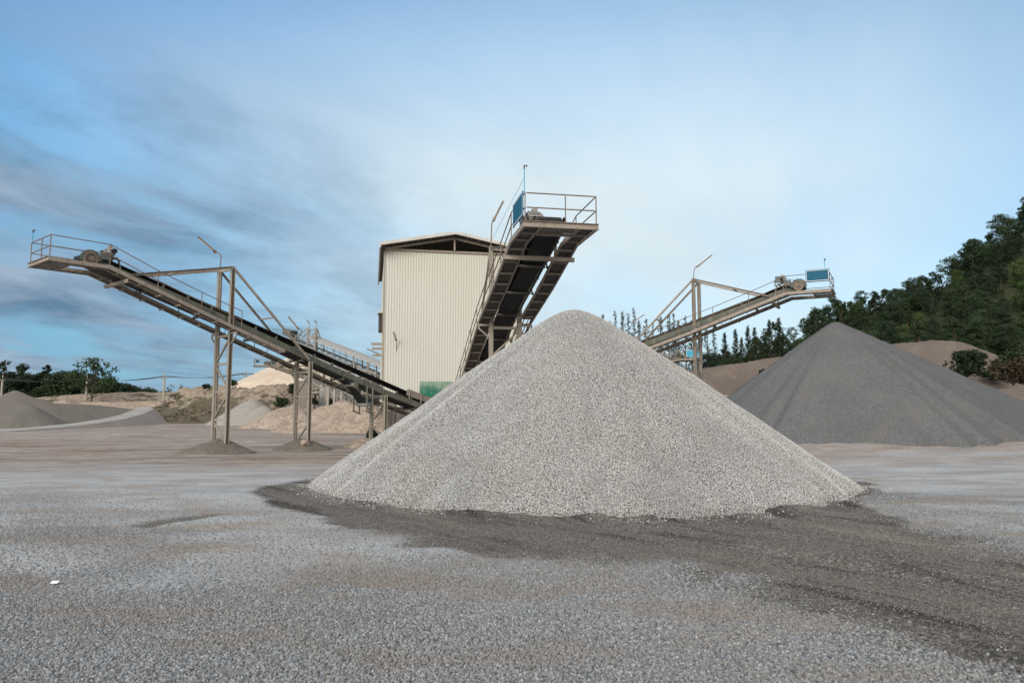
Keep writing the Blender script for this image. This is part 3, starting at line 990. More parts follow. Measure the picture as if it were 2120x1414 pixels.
        if takeup:
            a_, b_, dp_ = takeup
            mid = (a_ + b_) / 2
            for s in (a_, b_):
                MB().tube(q(s, -.62, -.55), q(s, .62, -.55), .13, 14).build('take_up_roller', M['grey'], r)
            MB().tube(q(mid, -.55, -.42 - dp_), q(mid, .55, -.42 - dp_), .13, 14).build('take_up_roller', M['grey'], r)
            for sd in (-1, 1):
                fr = MB()
                for s in (mid - .22, mid + .22):
                    fr.bar(q(s, sd * .62, -.3), q(s, sd * .62, -.9 - dp_), .08, .06)
                fr.bar(q(mid - .3, sd * .62, -.9 - dp_), q(mid + .3, sd * .62, -.9 - dp_), .07, .07)
                for s in (a_, b_):
                    fr.box(q(s, sd * .66, -.62), .3, .05, .3, self.l, self.n)
                fr.build('take_up_frame', M['green'], r)
        if tail:
            sk = MB()
            for sd in (-1, 1):
                sk.bar(q(tail[0], sd * .5, .36), q(tail[1], sd * .40, .36), .03, .42)
                for s in self.srange(tail[0] + .15, tail[1], 1.0):
                    sk.bar(q(s, sd * .56, -.05), q(s, sd * .54, .62), .05, .05)
            sk.bar(q(tail[0] + 1.4, -.35, .75), q(tail[0] + 2.3, -.35, .6), .5, .05)
            sk.build('skirt_board', M['beige'], r)


# left conveyor (far walkway is the long one)
low1 = Vector((.64, .77, 0))
left = Conveyor((-20.4, 30.77, 0), low1, [(0, 9.52), (2.4, 8.88), (8.55, 6.93), (13.4, 5.28), (18.9, 3.50), (22.4, 2.55), (25.5, 1.85)],
                'grey green conveyor standing over open ground with a lamp on its tall mast', 11.4, 25,
                [(8.55, 2.62), (13.4, -.4), (18.9, -.4)], 25.5, motor=1, tail=(20.8, 24), takeup=(16.6, 18.8, .95), fo=.41)
mid_l = Vector((-.19, 1, 0))
middle = Conveyor((1.58, 22.8, 0), mid_l, [(0, 9.16), (2.4, 8.50), (6, 7.70), (10.1, 6.82), (15.5, 4.95), (19, 3.75), (24, 2.1)],
                  'steep conveyor pointing at the viewer above the big gravel heap', 12.2, 23,
                  [(10.1, 2.75), (15.5, -.4)], 24, motor=-1)
low3 = Vector((-.875, .484, 0))
right = Conveyor((18.8, 42.0, 0), low3, [(0, 10.25), (2.4, 9.52), (8.2, 7.62), (10.3, 6.95), (22, 3.2), (28, 1.2)],
                 'conveyor with a blue board on its end above the smooth dark heap', 16, 26,
                 [(8.0, 2.8), (13.0, -.4)], 24, motor=-1)
# a farther one, mostly hidden behind the big heap
h4 = P(1452, 742, 90)
far4 = Conveyor((h4.x, h4.y, 0), Vector((-.95, .32, 0)), [(0, h4.z + .7), (2.4, h4.z + .35), (9, h4.z - .6), (24, h4.z - 4)],
                'far conveyor half hidden behind the big heap under the right conveyor', 22, 22, [(9.5, 4.2)], 24, motor=-1)
# and one over the sand cone far behind on the left
h5 = P(526, 758, 108)
far5 = Conveyor((h5.x, h5.y, 0), Vector((.93, .36, 0)), [(0, h5.z + .8), (2.4, h5.z + .55), (9, h5.z - 1.6), (24, h5.z - 6)],
                'far conveyor reaching left over the pale sand cone', 14, 22, [(10.2, 2.4)], 24, motor=1)
far5.root['group'] = 'radial belt conveyors'

# splash mounds at the tower feet
for (cv, s, rad, hh, lab) in ((left, 8.55, 1.75, .78, 'dark gravel mound round the foot of the tall mast'),
                              (left, 13.4, 1.55, .72, 'dark gravel mound with a pale stone at the shorter second trestle')):
    c_ = cv.h + cv.l * s
    heap('gravel_mound', [(c_.x, c_.y, gz(c_.x, c_.y) + hh)], .50, M['g_mound'], lab, 'gravel mound', .09, .35, .10, .03, int(s * 7), 1, 0, 'mounds at the conveyor feet')
c_ = left.h + left.l * 18.7
heap('gravel_mound', [(c_.x - .6, c_.y - .9, gz(c_.x, c_.y) + .55), (c_.x + 1.5, c_.y - .6, gz(c_.x, c_.y) + .6)], .5, M['g_earth'], 'low sandy mound at the foot of the third trestle', 'gravel mound', .12, .4, .1, .05, 91, 1, 0, 'mounds at the conveyor feet')
rk = MB()
rm = left.h + left.l * 13.4


def boulder(name, c, r, mat, label, seed):
    rg = np.random.default_rng(seed)
    import bmesh
    bm = bmesh.new(); bmesh.ops.create_icosphere(bm, subdivisions=3, radius=1)
    o_ = rg.uniform(0, 50, 3)
    from mathutils import noise
    for v in bm.verts:
        d = noise.noise(v.co * 1.3 + Vector(o_)) * .35 + noise.noise(v.co * 3.5 + Vector(o_)) * .1
        v.co = v.co * (1 + d); v.co.z *= .7
        v.co *= r
    me = bpy.data.meshes.new(name); bm.to_mesh(me); bm.free()
    o = bpy.data.objects.new(name, me); me.materials.append(mat); o.location = c; C.objects.link(o)
    return tag(o, label, 'boulder')


boulder('boulder', (rm.x + .42, rm.y - .72, gz(rm.x, rm.y) + .42), .27, M['g_earth'], 'pale boulder lying on the gravel mound at the second trestle', 3)

# lamps
def lampm(cv, s, sd, mast, L1, L2, lab):
    b0 = cv.h + cv.l * s + cv.n * sd * .68
    foot = Vector((b0.x, b0.y, cv.z(s) + mast - .1))
    return foot


f1 = left.h + left.l * 8.55 - left.n * .68; z1 = left.z(8.55) + 2.55
d1 = f1.y
lamp((f1.x, f1.y, z1), P(457.5, 533, d1), P(446, 522, d1), P(410, 491, d1 - .6), 'strip lamp on the tallest mast of the left conveyor, pointing left')
f2 = left.h + left.l * 12.7 - left.n * .68
lamp((f2.x, f2.y, left.z(12.7) - .2), P(624, 690, f2.y), P(617, 680, f2.y), P(597, 656, f2.y), 'strip lamp lower down the left conveyor above its second trestle')
f3 = middle.h + middle.l * 10.1 - middle.n * .68
lamp((f3.x, f3.y, middle.z(10.1) + 2.6), P(1018, 467, f3.y), P(1022, 456, f3.y), P(1042, 417, f3.y), 'strip lamp on the mast of the middle conveyor in front of the shed roof')
f4 = right.h + right.l * 8.0 - right.n * .68
lamp((f4.x, f4.y, right.z(8.0) + 2.7), P(1437.5, 558, f4.y), P(1444, 552, f4.y), P(1474, 528, f4.y), 'strip lamp on the mast of the right conveyor')
f5 = P(1290, 694, 64)
lamp(f5, P(1302, 680, 64), P(1309, 668, 64), P(1334, 651, 64), 'strip lamp showing just over the right shoulder of the big heap')

# blue boards
pA = middle.f(.04, -1.21, .72); pB = middle.f(1.75, -1.21, .72)
sign(middle.f(1.75, -1.24, .30), middle.f(.06, -1.24, .30), .80, 'blue board on the railing of the middle conveyor', M['blue'])
sign(right.f(1.3, -1.24, .55), right.f(0.02, -1.24, .55), .70, 'blue board on the high end of the right conveyor', M['blue'])
sign(far4.f(1.7, -1.24, .3), far4.f(0.02, -1.24, .3), .85, 'pale blue board on the far conveyor under the right one', M['bluelight'])
sign(far5.f(0.1, 1.24, .35), far5.f(.75, 1.24, .35), .55, 'small blue board on the far conveyor over the sand cone', M['blue'])
antenna(middle.f(.04, -1.2, 1.0), .82, 'thin antenna mast above the blue board of the middle conveyor', P(1018, 497, f3.y))
antenna(left.f(.04, -1.15, 1.0), .5, 'thin antenna mast at the end of the left conveyor')
antenna(right.f(.25, -1.2, 1.3), .42, 'thin antenna mast on the blue board of the right conveyor')

# ------------------------------------------------------------------ the shed
A = Vector((-10.7, 60, 0)); e = Vector((11.4, 2.2, 0)); WID = 11.7; e.normalize(); bk = Vector((-e.y, e.x, 0)); DEP = 16
ZT, ZB = 15.6, 2.5
shed = empty('industrial_shed', A, 'tall cream corrugated metal shed with an open gable', 'shed')


def Sh(u, v, z): p_ = A + e * u + bk * v; return Vector((p_.x, p_.y, z))


def corrugated(fn, length, z0, z1, pitch=.225, hh=.05):
    """ribbed sheet: trapezoid ribs, fn(u, out, z)"""
    us = []
    n = int(length / pitch)
    for k in range(n):
        u0 = k * pitch
        us += [(u0, hh), (u0 + pitch * .62, hh), (u0 + pitch * .72, 0), (u0 + pitch * .90, 0)]
    us.append((length, 0))
    vs = [fn(u_, o_, z_) for u_, o_ in us for z_ in (z0, z1)]
    fs = [(2 * k, 2 * k + 2, 2 * k + 3, 2 * k + 1) for k in range(len(us) - 1)]
    return vs, fs


MB().add(*corrugated(lambda u_, o_, z_: Sh(u_, -o_, z_), WID, ZB, ZT)).build('wall', M['clad'], shed)
MB().add(*corrugated(lambda u_, o_, z_: Sh(-o_, u_, z_), DEP, ZB, ZT)).build('wall', M['clad'], shed)
MB().add(*corrugated(lambda u_, o_, z_: Sh(WID + o_, u_, z_), DEP, ZB, ZT)).build('wall', M['clad'], shed)
MB().add(*corrugated(lambda u_, o_, z_: Sh(u_, DEP + o_, z_), WID, ZB, ZT)).build('wall', M['clad'], shed)
tr = MB()
for u_ in (-.02, WID + .02):
    tr.bar(Sh(u_, -.04, ZB - .02), Sh(u_, -.04, ZT), .14, .10)
tr.build('corner_trim', M['beige'], shed)
# roof: two slopes oversailing the front
OV, EA = 1.15, .38
mid_u = WID / 2; ZR = 17.12; ZE = 15.92
for s in (-1, 1):
    u_e = mid_u + s * (mid_u + EA)
    mb = MB()
    n = 40
    vs = []; fs = []
    for k in range(n + 1):
        v_ = -OV + (DEP + OV + .6) * k / n
        o_ = .04 if k % 2 else 0
        vs += [Sh(u_e, v_, ZE + o_), Sh(mid_u, v_, ZR + o_)]
    fs = [(2 * k, 2 * k + 1, 2 * k + 3, 2 * k + 2) for k in range(n)]
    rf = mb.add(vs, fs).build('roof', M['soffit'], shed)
    so = rf.modifiers.new('thick', 'SOLIDIFY'); so.thickness = .03
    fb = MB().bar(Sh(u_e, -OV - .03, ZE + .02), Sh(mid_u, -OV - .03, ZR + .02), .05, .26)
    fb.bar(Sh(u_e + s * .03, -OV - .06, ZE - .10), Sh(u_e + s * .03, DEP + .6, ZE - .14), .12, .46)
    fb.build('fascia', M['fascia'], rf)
    ra = MB()
    for v_ in (-.28, ):
        ra.bar(Sh(mid_u + s * mid_u, v_, ZE - .22), Sh(mid_u + s * .08, v_, ZR - .30), .10, .18)
    for k in range(1, 6):
        t = k / 6
        uu = u_e + (mid_u - u_e) * t; zz = ZE + (ZR - ZE) * t - .07
        ra.bar(Sh(uu, -OV + .05, zz), Sh(uu, DEP, zz), .06, .10)
    ra.build('rafter', M['beige'], shed)
tt = MB().bar(Sh(.05, -.12, ZT + .09), Sh(WID - .05, -.12, ZT + .09), .12, .16)
tt.bar(Sh(mid_u, -.28, ZT + .18), Sh(mid_u, -.28, ZR - .25), .14, .14)
for u_ in (.9, WID - .9): tt.bar(Sh(u_, -.28, ZT + .18), Sh(u_, -.28, ZE + .0), .12, .12)
tt.build('gable_truss', M['beige'], shed)
hb = MB().box(Sh(-.22, 1.2, 9.6), .4, 1.6, 1.5, e, bk).build('side_hatch', M['dark'], shed)
MB().box(Sh(-.24, 1.2, 10.42), .5, 1.8, .14, e, bk).build('hatch_hood', M['fascia'], hb)
for k, z_ in enumerate((8.0, 7.6, 7.0)):
    MB().chan(Sh(-1.0 + .06 * k, 3.2, z_), Sh(-.03, 3.2, z_), .2, .2, 1, .03).build('projecting_beam', M['beige'], shed)
for u_ in (.25, 4, 7.8, WID - .25):
    for v_ in (.3, DEP - .3):
        p0 = Sh(u_, v_, 0); MB().bar(Sh(u_, v_, gz(p0.x, p0.y) - .3), Sh(u_, v_, ZB + .2), .35).build('column', M['concrete'], shed)
# lamp on the wall
w0 = P(821, 738, 60.0); Yw = w0.y
lamp(P(821, 737, 60.35), P(821, 712, 60.0), P(820, 704, 59.75), P(815, 688, 58.9), 'strip lamp bracketed on the cream shed wall')
# torn green sheet on the lower wall
m, nt, b = new_mat('green_sheeting')
g = NT(nt); p = g.pos()
sepx = g.n('ShaderNodeSeparateXYZ'); g.l(p, sepx.inputs[0])
dust = g.math('ADD', g.noise(p, .9, 5, .6), g.math('MULTIPLY', g.math('SUBTRACT', sepx.outputs[2], 3.95), .34))
c = g.mix(g.ramp(dust, [(.42, 0), (.72, 1)]), (.010, .13, .085), (.20, .275, .205))
c = g.mix(g.ramp(g.noise(p, 2.6, 5, .75), [(.64, 0), (.68, 1)]), c, (.02, .03, .02))
g.l(c, b.inputs['Base Color']); b.inputs['Roughness'].default_value = .6
g.l(g.bump(g.noise(g.mapping(p, (1.2, 1.2, .5), (0, 0, 0), (0, .6, 0)), 1.4, 4), .9, .3), b.inputs['Normal'])
vs = []; fs = []
nu, nv = 36, 24
for j in range(nv + 1):
    for i in range(nu + 1):
        t, w = i / nu, j / nv
        u_ = 3.05 + t * 4.2 - (.22 * w * w + .06 * math.sin(w * 9) * w) * (1 - t)
        z_ = 4.62 - w * 2.3 - .06 * w * float(vnoise([t * 5], [w * 4], 8)[0])
        o_ = .07 + .30 * float(fbm([t * 4 + w * 2], [w * 5 - t * 3], 12)[0]) * math.sin(min(1, w * 2) * 1.57)
        vs.append(Sh(u_, -.06 - o_ * .45, z_))
fs = [(j * (nu + 1) + i, j * (nu + 1) + i + 1, (j + 1) * (nu + 1) + i + 1, (j + 1) * (nu + 1) + i) for j in range(nv) for i in range(nu)]
tp = MB().add(vs, fs).build('green_sheet', m, None, True, Sh(3.1, 0, 4.5))
tag(tp, 'torn dusty green sheet hung on the lower shed wall', 'tarpaulin')

# under the shed mouth: pier, ladder, hopper
q0 = P(811, 880, 50)
MB().box((q0.x, 50, 1.2), .55, .6, 3.2).box((q0.x, 50, 2.85), .75, .8, .16).build('concrete_pier', M['concrete'], None, False, (q0.x, 50, 0))
tag(bpy.data.objects['concrete_pier'], 'square concrete pier under the tail of the left conveyor', 'pier')
l0 = P(799, 890, 49); l1 = P(799, 848, 49.6)
ld = empty('ladder', l0, 'dark steel ladder leaning beside the concrete pier', 'ladder')
wv = Vector((.36, 0, 0))
mb = MB().bar(l0, l1, .05).bar(l0 + wv, l1 + wv, .05); mb.build('side_rail', M['dark'], ld)
mb = MB()
for k in range(1, 9):
    t = k / 9
    mb.tube(l0 * (1 - t) + l1 * t, l0 * (1 - t) + l1 * t + wv, .018, 6)
mb.build('rung', M['dark'], ld)
h0 = P(832, 868, 52)
hp = empty('feed_hopper', (h0.x, h0.y, 0), 'dusty steel feed hopper under the tail of the left conveyor', 'hopper')
vs = []
for z_, w in ((.6, .45), (1.5, .95), (2.0, .95)):
    vs += [Vector((h0.x + i * w, h0.y + j * w * .8, z_)) for i, j in ((-1, -1), (1, -1), (1, 1), (-1, 1))]
fs = [(4 * k + i, 4 * k + (i + 1) % 4, 4 * k + 4 + (i + 1) % 4, 4 * k + 4 + i) for k in range(2) for i in range(4)]
MB().add(vs, fs).build('hopper_box', M['beige'], hp)
mb = MB()
for i, j in ((-1, -1), (1, -1), (1, 1), (-1, 1)):
    MB().bar((h0.x + i * .9, h0.y + j * .7, -.1), (h0.x + i * .9, h0.y + j * .7, 1.5), .1).build('leg', M['mast'], hp)

# ------------------------------------------------------------------ far screening plant, left of the shed
fa = P(603, 699, 100); fb_ = P(806, 782, 90)
FP = empty('screening_conveyor', (fa.x, fa.y, gz(fa.x, fa.y)), 'distant lattice conveyor with a long pale roof beside the shed', 'conveyor')
fd = (fb_ - fa); fL = fd.length; fd.normalize(); fn = Vector((-fd.y, fd.x, 0)).normalized()
def FQ(s, t, dz): return fa + fd * s + fn * t + Vector((0, 0, dz))
for t in (-.75, .75):
    mb = MB().bar(FQ(0, t, -.1), FQ(fL, t, -.1), .10).bar(FQ(.5, t, -1.1), FQ(fL, t, -1.1), .12)
    n = 16
    for k in range(n):
        s0, s1 = .5 + (fL - .5) * k / n, .5 + (fL - .5) * (k + 1) / n
        mb.bar(FQ(s0, t, -1.1), FQ((s0 + s1) / 2, t, -.1), .06).bar(FQ((s0 + s1) / 2, t, -.1), FQ(s1, t, -1.1), .06)
    mb.build('truss', M['grey'], FP)
    mb = MB()
    for hh in (.45, .9): mb.tube(FQ(1, t * 1.5, hh - .1), FQ(fL, t * 1.5, hh - .1), .025, 5)
    for k in range(15): mb.tube(FQ(1 + (fL - 1) * k / 14, t * 1.5, -.2), FQ(1 + (fL - 1) * k / 14, t * 1.5, .82), .025, 5)
    mb.build('railing', M['grey'], FP)
MB().bar(FQ(-.6, 0, .08), FQ(fL, 0, .08), .9, .10).build('belt', M['rubber'], FP)
MB().bar(FQ(.6, -.95, -.16), FQ(fL, -.95, -.16), .45, .05).bar(FQ(.6, .95, -.16), FQ(fL, .95, -.16), .45, .05).build('walkway', M['grey'], FP)
# curved sheet roof over the upper half
vs = []; nn = 8
for s in (5.2, 9.5, 9.6, fL + 1):
    for k in range(nn + 1):
        a = R(10 + 160 * k / nn)
        vs.append(FQ(s, -1.25 * math.cos(a), .95 + .62 * math.sin(a) + (.04 if 9.55 < s else 0)))
fs = [(i * (nn + 1) + k, i * (nn + 1) + k + 1, (i + 1) * (nn + 1) + k + 1, (i + 1) * (nn + 1) + k) for i in (0, 2) for k in range(nn)]
rf = MB().add(vs, fs).build('belt_cover', M['grey'], FP); so = rf.modifiers.new('t', 'SOLIDIFY'); so.thickness = .03
for k in range(7):
    s = 5.4 + (fL - 5.6) * k / 6
    for t in (-1.2, 1.2): MB().tube(FQ(s, t, -.2), FQ(s, t, 1.1), .035, 5).build('cover_post', M['grey'], FP)
MB().box(FQ(-.3, 0, .55), 1.5, 1.4, .9, fd, fn, fd.cross(fn)).bar(FQ(-1.2, 0, .1), FQ(.8, 0, 1.1), .9, .25).build('head_chute', M['drive'], FP)
tw = MB()
tp_ = [P(x_, 680, Y_) for x_, Y_ in ((638.5, 97.5), (655, 96))]
bt = [P(x_, 682, Y_) for x_, Y_ in ((634.5, 97.5), (657, 96))]
col = []
for (a, b2) in zip(tp_, bt):
    for dy in (-.7, .7):
        t0 = Vector((a.x, a.y + dy * .7, a.z)); g0 = Vector((b2.x, b2.y + dy, 0)); col.append((g0, t0))
for g0, t0 in col: tw.bar(g0, t0, .14)
zs = [3, 4.6, 6.2, 7.8, 9.2, 10.6, 12, t0.z - .1]
def atz(c, z_):
    t = (z_ - c[0].z) / (c[1].z - c[0].z); return c[0] * (1 - t) + c[1] * t
for z0, z1 in zip(zs[:-1], zs[1:]):
    for i, j in ((0, 1), (1, 3), (3, 2), (2, 0)):
        tw.bar(atz(col[i], z0), atz(col[j], z1), .07); tw.bar(atz(col[i], z1), atz(col[j], z1), .08)
tw.build('lattice_tower', M['mast'], FP)
mb = MB()
for t in (-.75, .75):
    for c_, s in ((0, 1.2), (2, 6.2)):
        mb.bar(col[c_ + (1 if t > 0 else 0)][1], FQ(s, t, 0), .09)
for x0, x1 in ((640, 615), (655, 672)):
    pass
mb.build('stay', M['mast'], FP)
pl = MB()
for k in range(7): pl.tube(FQ(-2.2 + .55 * k, -1.5, -.5), FQ(-2.2 + .55 * k, -1.5, .5), .025, 5).tube(FQ(-2.2 + .55 * k, 1.5, -.5), FQ(-2.2 + .55 * k, 1.5, .5), .025, 5)
for t in (-1.5, 1.5):
    for hh in (0, .5): pl.tube(FQ(-2.2, t, hh), FQ(1.2, t, hh), .025, 5)
pl.tube(FQ(-2.2, -1.5, .5), FQ(-2.2, 1.5, .5), .025, 5).bar(FQ(-2.2, -1.3, -.5), FQ(1.2, -1.3, -.5), .5, .06).bar(FQ(-2.2, 1.3, -.5), FQ(1.2, 1.3, -.5), .5, .06)
pl.build('head_platform', M['drive'], FP)
for s, xw in ((9.3, 693), (13.6, 747), (16.2, 772)):
    c_ = FQ(s, 0, 0)
    mb = MB()
    for t in (-.8, .8):
        q_ = FQ(s, t, 0); mb.bar((q_.x, q_.y, gz(q_.x, q_.y) - .2), (q_.x, q_.y, q_.z + (1 if s > 12 else 0)), .16)
    q1, q2 = FQ(s, -.8, -2.5), FQ(s, .8, -2.5); mb.bar(q1, q2, .10)
    mb.build('trestle', M['mast'], FP)
for x_, tx in ((641, -6), (656, -6)):
    f0 = P(x_, 681, 97)
    lamp(f0, P(x_, 670, 97), P(x_ - 1, 668, 97), P(x_ - 6, 663, 96.6), 'small lamp on the %s top corner of the distant lattice tower' % ('left' if x_ < 650 else 'right'), .03)
f0 = P(795, 745, 84)
lamp(f0, P(793, 740, 84), P(786, 734, 84), P(760, 722, 83), 'strip lamp sticking out from behind the left edge of the shed', .04)

# screen house: frame, deck, box and feed belts under the lattice conveyor
sh = P(725, 790, 86)
SC = empty('screen_frame', (sh.x, sh.y, gz(sh.x, sh.y)), 'dusty steel screen frame with a dark box under the distant conveyor', 'machine')
mb = MB()
for x_ in (700, 716, 733, 752, 768):
    a = P(x_, 752 if x_ in (700, 716, 733) else 772, 86); 
    for dy in (0, 3): mb.bar((a.x, 86 + dy, 0), (a.x, 86 + dy, a.z), .15)
mb.build('leg', M['mast'], SC)
mb = MB()
for y_ in (766, 782, 797, 812):
    a, b2 = P(697, y_, 86), P(771, y_ + 2, 86)
    for dy in (0, 3): mb.bar(a + Vector((0, dy, 0)), b2 + Vector((0, dy, 0)), .13)
for x0, y0, x1, y1 in ((700, 766, 716, 797), (733, 782, 716, 812), (733, 782, 768, 812), (752, 776, 735, 797), (700, 812, 733, 782)):
    mb.bar(P(x0, y0, 86), P(x1, y1, 86), .09)
mb.build('bracing', M['mast'], SC)
a = P(727, 762, 86.5)
MB().box((a.x, 87, a.z), .75, .9, .95).build('screen_box', M['dark'], SC)
a = P(722, 772, 86.5)
MB().bar(P(700, 777, 86.4), P(738, 765, 86.4), 1.4, .09).bar(P(718, 785, 86.4), P(770, 775, 86.4), 1.4, .09).build('deck', M['grey'], SC)
a = P(757, 800, 86.5)
MB().bar(P(715, 803, 87), P(770, 776, 87), .9, .25).build('feed_belt', M['deck'], SC)
mb = MB()
for k in range(12):
    x_ = 697 + k * 3.4; a = P(x_, 768, 86); mb.tube(a, a + Vector((0, 0, .85)), .02, 5)
mb.tube(P(697, 753, 86), P(734, 753, 86), .02, 5).tube(P(697, 760, 86), P(734, 760, 86), .02, 5)
mb.build('railing', M['grey'], SC)
# lower lattice feeder seen through the legs of the left conveyor
la, lb = P(636, 768, 92), P(762, 834, 80)
LF = empty('lattice_feeder', (la.x, la.y, gz(la.x, la.y)), 'low lattice feeder sloping down behind the left conveyor', 'conveyor')
dl = (lb - la).normalized(); nl = Vector((-dl.y, dl.x, 0)).normalized(); LL = (lb - la).length
for t in (-.5, .5):
    mb = MB().bar(la + nl * t, lb + nl * t, .1).bar(la + nl * t - Vector((0, 0, .8)), lb + nl * t - Vector((0, 0, .8)), .1)
    for k in range(14):
        p0 = la + dl * (LL * k / 14) + nl * t; p1 = la + dl * (LL * (k + .5) / 14) + nl * t; p2 = la + dl * (LL * (k + 1) / 14) + nl * t
        z8 = Vector((0, 0, .8)); mb.bar(p0 - z8, p1, .06).bar(p1, p2 - z8, .06)
    mb.build('truss', M['grey'], LF)
MB().bar(la + Vector((0, 0, .08)), lb + Vector((0, 0, .08)), .8, .08).build('belt', M['deck'], LF)
for k in (.35, .7):
    c_ = la + dl * LL * k; MB().bar((c_.x, c_.y, gz(c_.x, c_.y) - .2), (c_.x, c_.y, c_.z - .8), .2).build('trestle', M['mast'], LF)
# block wall with columns, and a row of pale posts
bw = P(640, 822, 96)
BW = empty('block_wall', (bw.x, bw.y, gz(bw.x, bw.y)), 'grey concrete retaining wall with columns behind the second trestle', 'wall')
a, b2 = P(612, 830, 97), P(640, 830, 96)
MB().box(((a.x + b2.x) / 2, 97, 3.2), (b2.x - a.x), .6, 6.2).build('wall', M['concrete'], BW)
for x_, yt in ((641, 792), (650, 778), (659, 790)):
    t_ = P(x_, yt, 94); MB().bar((t_.x, 94, -.1), t_, .3).build('column', M['concrete'], BW)
MB().bar(P(640, 815, 94), P(692, 807, 92), .18).bar(P(640, 808, 94), P(692, 795, 92), .14).build('beam', M['mast'], BW)
for x_, yt, yb, lab in ((679.5, 801, 838, 'tallest pale post standing in the dug earth under the conveyors'), (692.5, 806, 828, 'middle pale post standing in the dug earth under the conveyors'),
                        (707, 811, 824, 'shortest pale post standing in the dug earth under the conveyors'), (736, 822, 842, 'short square post next to the conveyor take-up')):
    t_ = P(x_, yt, 82)
    mb = MB().bar((t_.x, 82, 0), t_, .24); mb.bar(t_, t_ + Vector((0, 0, .02)), .30, .30)
    o = mb.build('post', M['wood'], None, False, (t_.x, 82, 0)); o.name = 'concrete_post'; tag(o, lab, 'post', 'pale posts under the conveyors')

# ------------------------------------------------------------------ far heaps and earth banks
def PT(*a): v = P(*a); return (v.x, v.y, v.z)
M['bankm'] = None
m, nt, b = new_mat('eroded_bank')
g = NT(nt); p = g.pos()
n1 = g.noise(p, .55, 6, .65); n2 = g.noise(g.mapping(p, (1, 1, .5)), 1.4, 6, .7)
c = g.mix(n2, (.19, .145, .11), (.45, .36, .27))
c = g.mix(g.ramp(n2, [(.36, .8), (.48, 0)]), c, (.15, .11, .085))
sepx = g.n('ShaderNodeSeparateXYZ'); g.l(p, sepx.inputs[0])
veg = g.math('ADD', g.noise(g.mapping(p, (.35, .35, 1.1)), 1.0, 6, .68), g.math('MULTIPLY', g.math('SUBTRACT', 4.2, sepx.outputs[2]), .045))
c = g.mix(g.ramp(veg, [(.455, 0), (.54, .9)]), c, g.mix(g.noise(p, 3.5, 4), (.045, .048, .028), (.125, .10, .065)))
g.l(c, b.inputs['Base Color']); b.inputs['Roughness'].default_value = .95
g.l(g.bump(n2, 1.0, .5), b.inputs['Normal'])
M['bankm'] = m
bank = heap('earth_bank', [PT(388, 803, 124), PT(430, 797, 122), PT(520, 799, 118), PT(600, 797, 114), PT(650, 800, 108)], .80, M['bankm'], 'eroded tan earth bank with scrub behind the tall mast', 'bank', .5, 1.2, .10, .35, 41, 1, .12, None, None, .3)
heap('earth_bank', [PT(440, 803, 142), PT(560, 800, 140), PT(700, 806, 138)], .6, M['g_sand'], 'pale earth bank behind the eroded one', 'bank', 1.0, 4, .1, .3, 43)
heap('sand_cone', [PT(604, 738, 138), PT(617, 741, 138)], .56, M['g_sand'], 'tall pale sand cone below the far left conveyor', 'sand heap', .6, .8, .06, .25, 45, 1, .08)
heap('stone_heap', [PT(523, 825, 108), ], .60, M['g_grey2'], 'small light grey stone heap between the tall mast and second trestle', 'gravel heap', .2, .45, .05, .05, 47)
heap('stone_heap', [PT(547, 840, 106), ], .58, M['g_grey2'], 'lower light grey stone heap joined to the right of the small one', 'gravel heap', .2, .45, .05, .05, 48)
heap('dug_earth', [PT(600, 847, 92), PT(620, 837, 90), PT(645, 851, 88)], .42, M['g_earth'], 'dug brown earth heap behind the second trestle', 'earth heap', .25, .8, .15, .28, 49, 1, .15, toe=.2)
heap('dug_earth', [PT(672, 845, 80), PT(707, 831, 78), PT(722, 841, 77), PT(750, 836, 76), PT(781, 842, 74)], .50, M['g_earth'], 'long dug brown earth heap left of the third trestle', 'earth heap', .25, .6, .15, .30, 50, 1, .15, toe=.2)
heap('earth_heap', [PT(770, 776, 100), PT(795, 770, 98), PT(830, 790, 98)], .7, M['g_brown'], 'dark brown heap behind the left edge of the shed', 'earth heap', .4, .6, .06, .08, 51)
heap('stone_heap', [PT(668, 800, 104), PT(700, 806, 102)], .7, M['g_grey2'], 'grey stone heap behind the pale posts', 'gravel heap', .4, .5, .06, .08, 52)
heap('fines_heap', [PT(32, 808, 120), PT(95, 833, 120), PT(200, 838, 126), PT(280, 847, 130)], .60, M['g_dark'], 'big grey brown fines heap at the left edge of the yard', 'gravel heap', .35, .6, .05, .06, 53, 1, .03)
heap('fines_heap', [PT(-70, 839, 94), PT(10, 838, 94), PT(62, 837, 94)], .62, M['g_olive'], 'lower olive grey heap in front of the grey brown one', 'gravel heap', .3, .5, .06, .08, 54, 1, .05)
heap('earth_berm', [PT(90, 838, 128), PT(130, 825, 128), PT(160, 831, 130), PT(330, 829, 136)], .6, M['g_earth'], 'low tan rubble berm below the left wood', 'bank', .4, .7, .1, .12, 55, 1, .1)
heap('brown_berm', [PT(1330, 790, 60), PT(1440, 764, 61), PT(1540, 748, 62), PT(1640, 734, 63), PT(1760, 722, 66)], .74, M['g_brown'], 'long brown fines bank between the two big heaps', 'bank', .3, .35, .05, .06, 56, 1, .06)
heap('brown_heap', [PT(1810, 712, 68), PT(1870, 706, 68), PT(1925, 701, 67), PT(1985, 707, 66), PT(2020, 720, 65), PT(2085, 752, 64)], .70, M['g_brown'], 'reddish brown heap behind the right slope of the dark heap', 'earth heap', .3, .6, .07, .1, 57, 1, .08)
heap('brown_heap', [PT(2085, 800, 52), PT(2150, 796, 52), PT(2200, 800, 53)], .55, M['g_brown'], 'low reddish brown heap at the right edge of the yard', 'earth heap', .25, .6, .1, .12, 58)

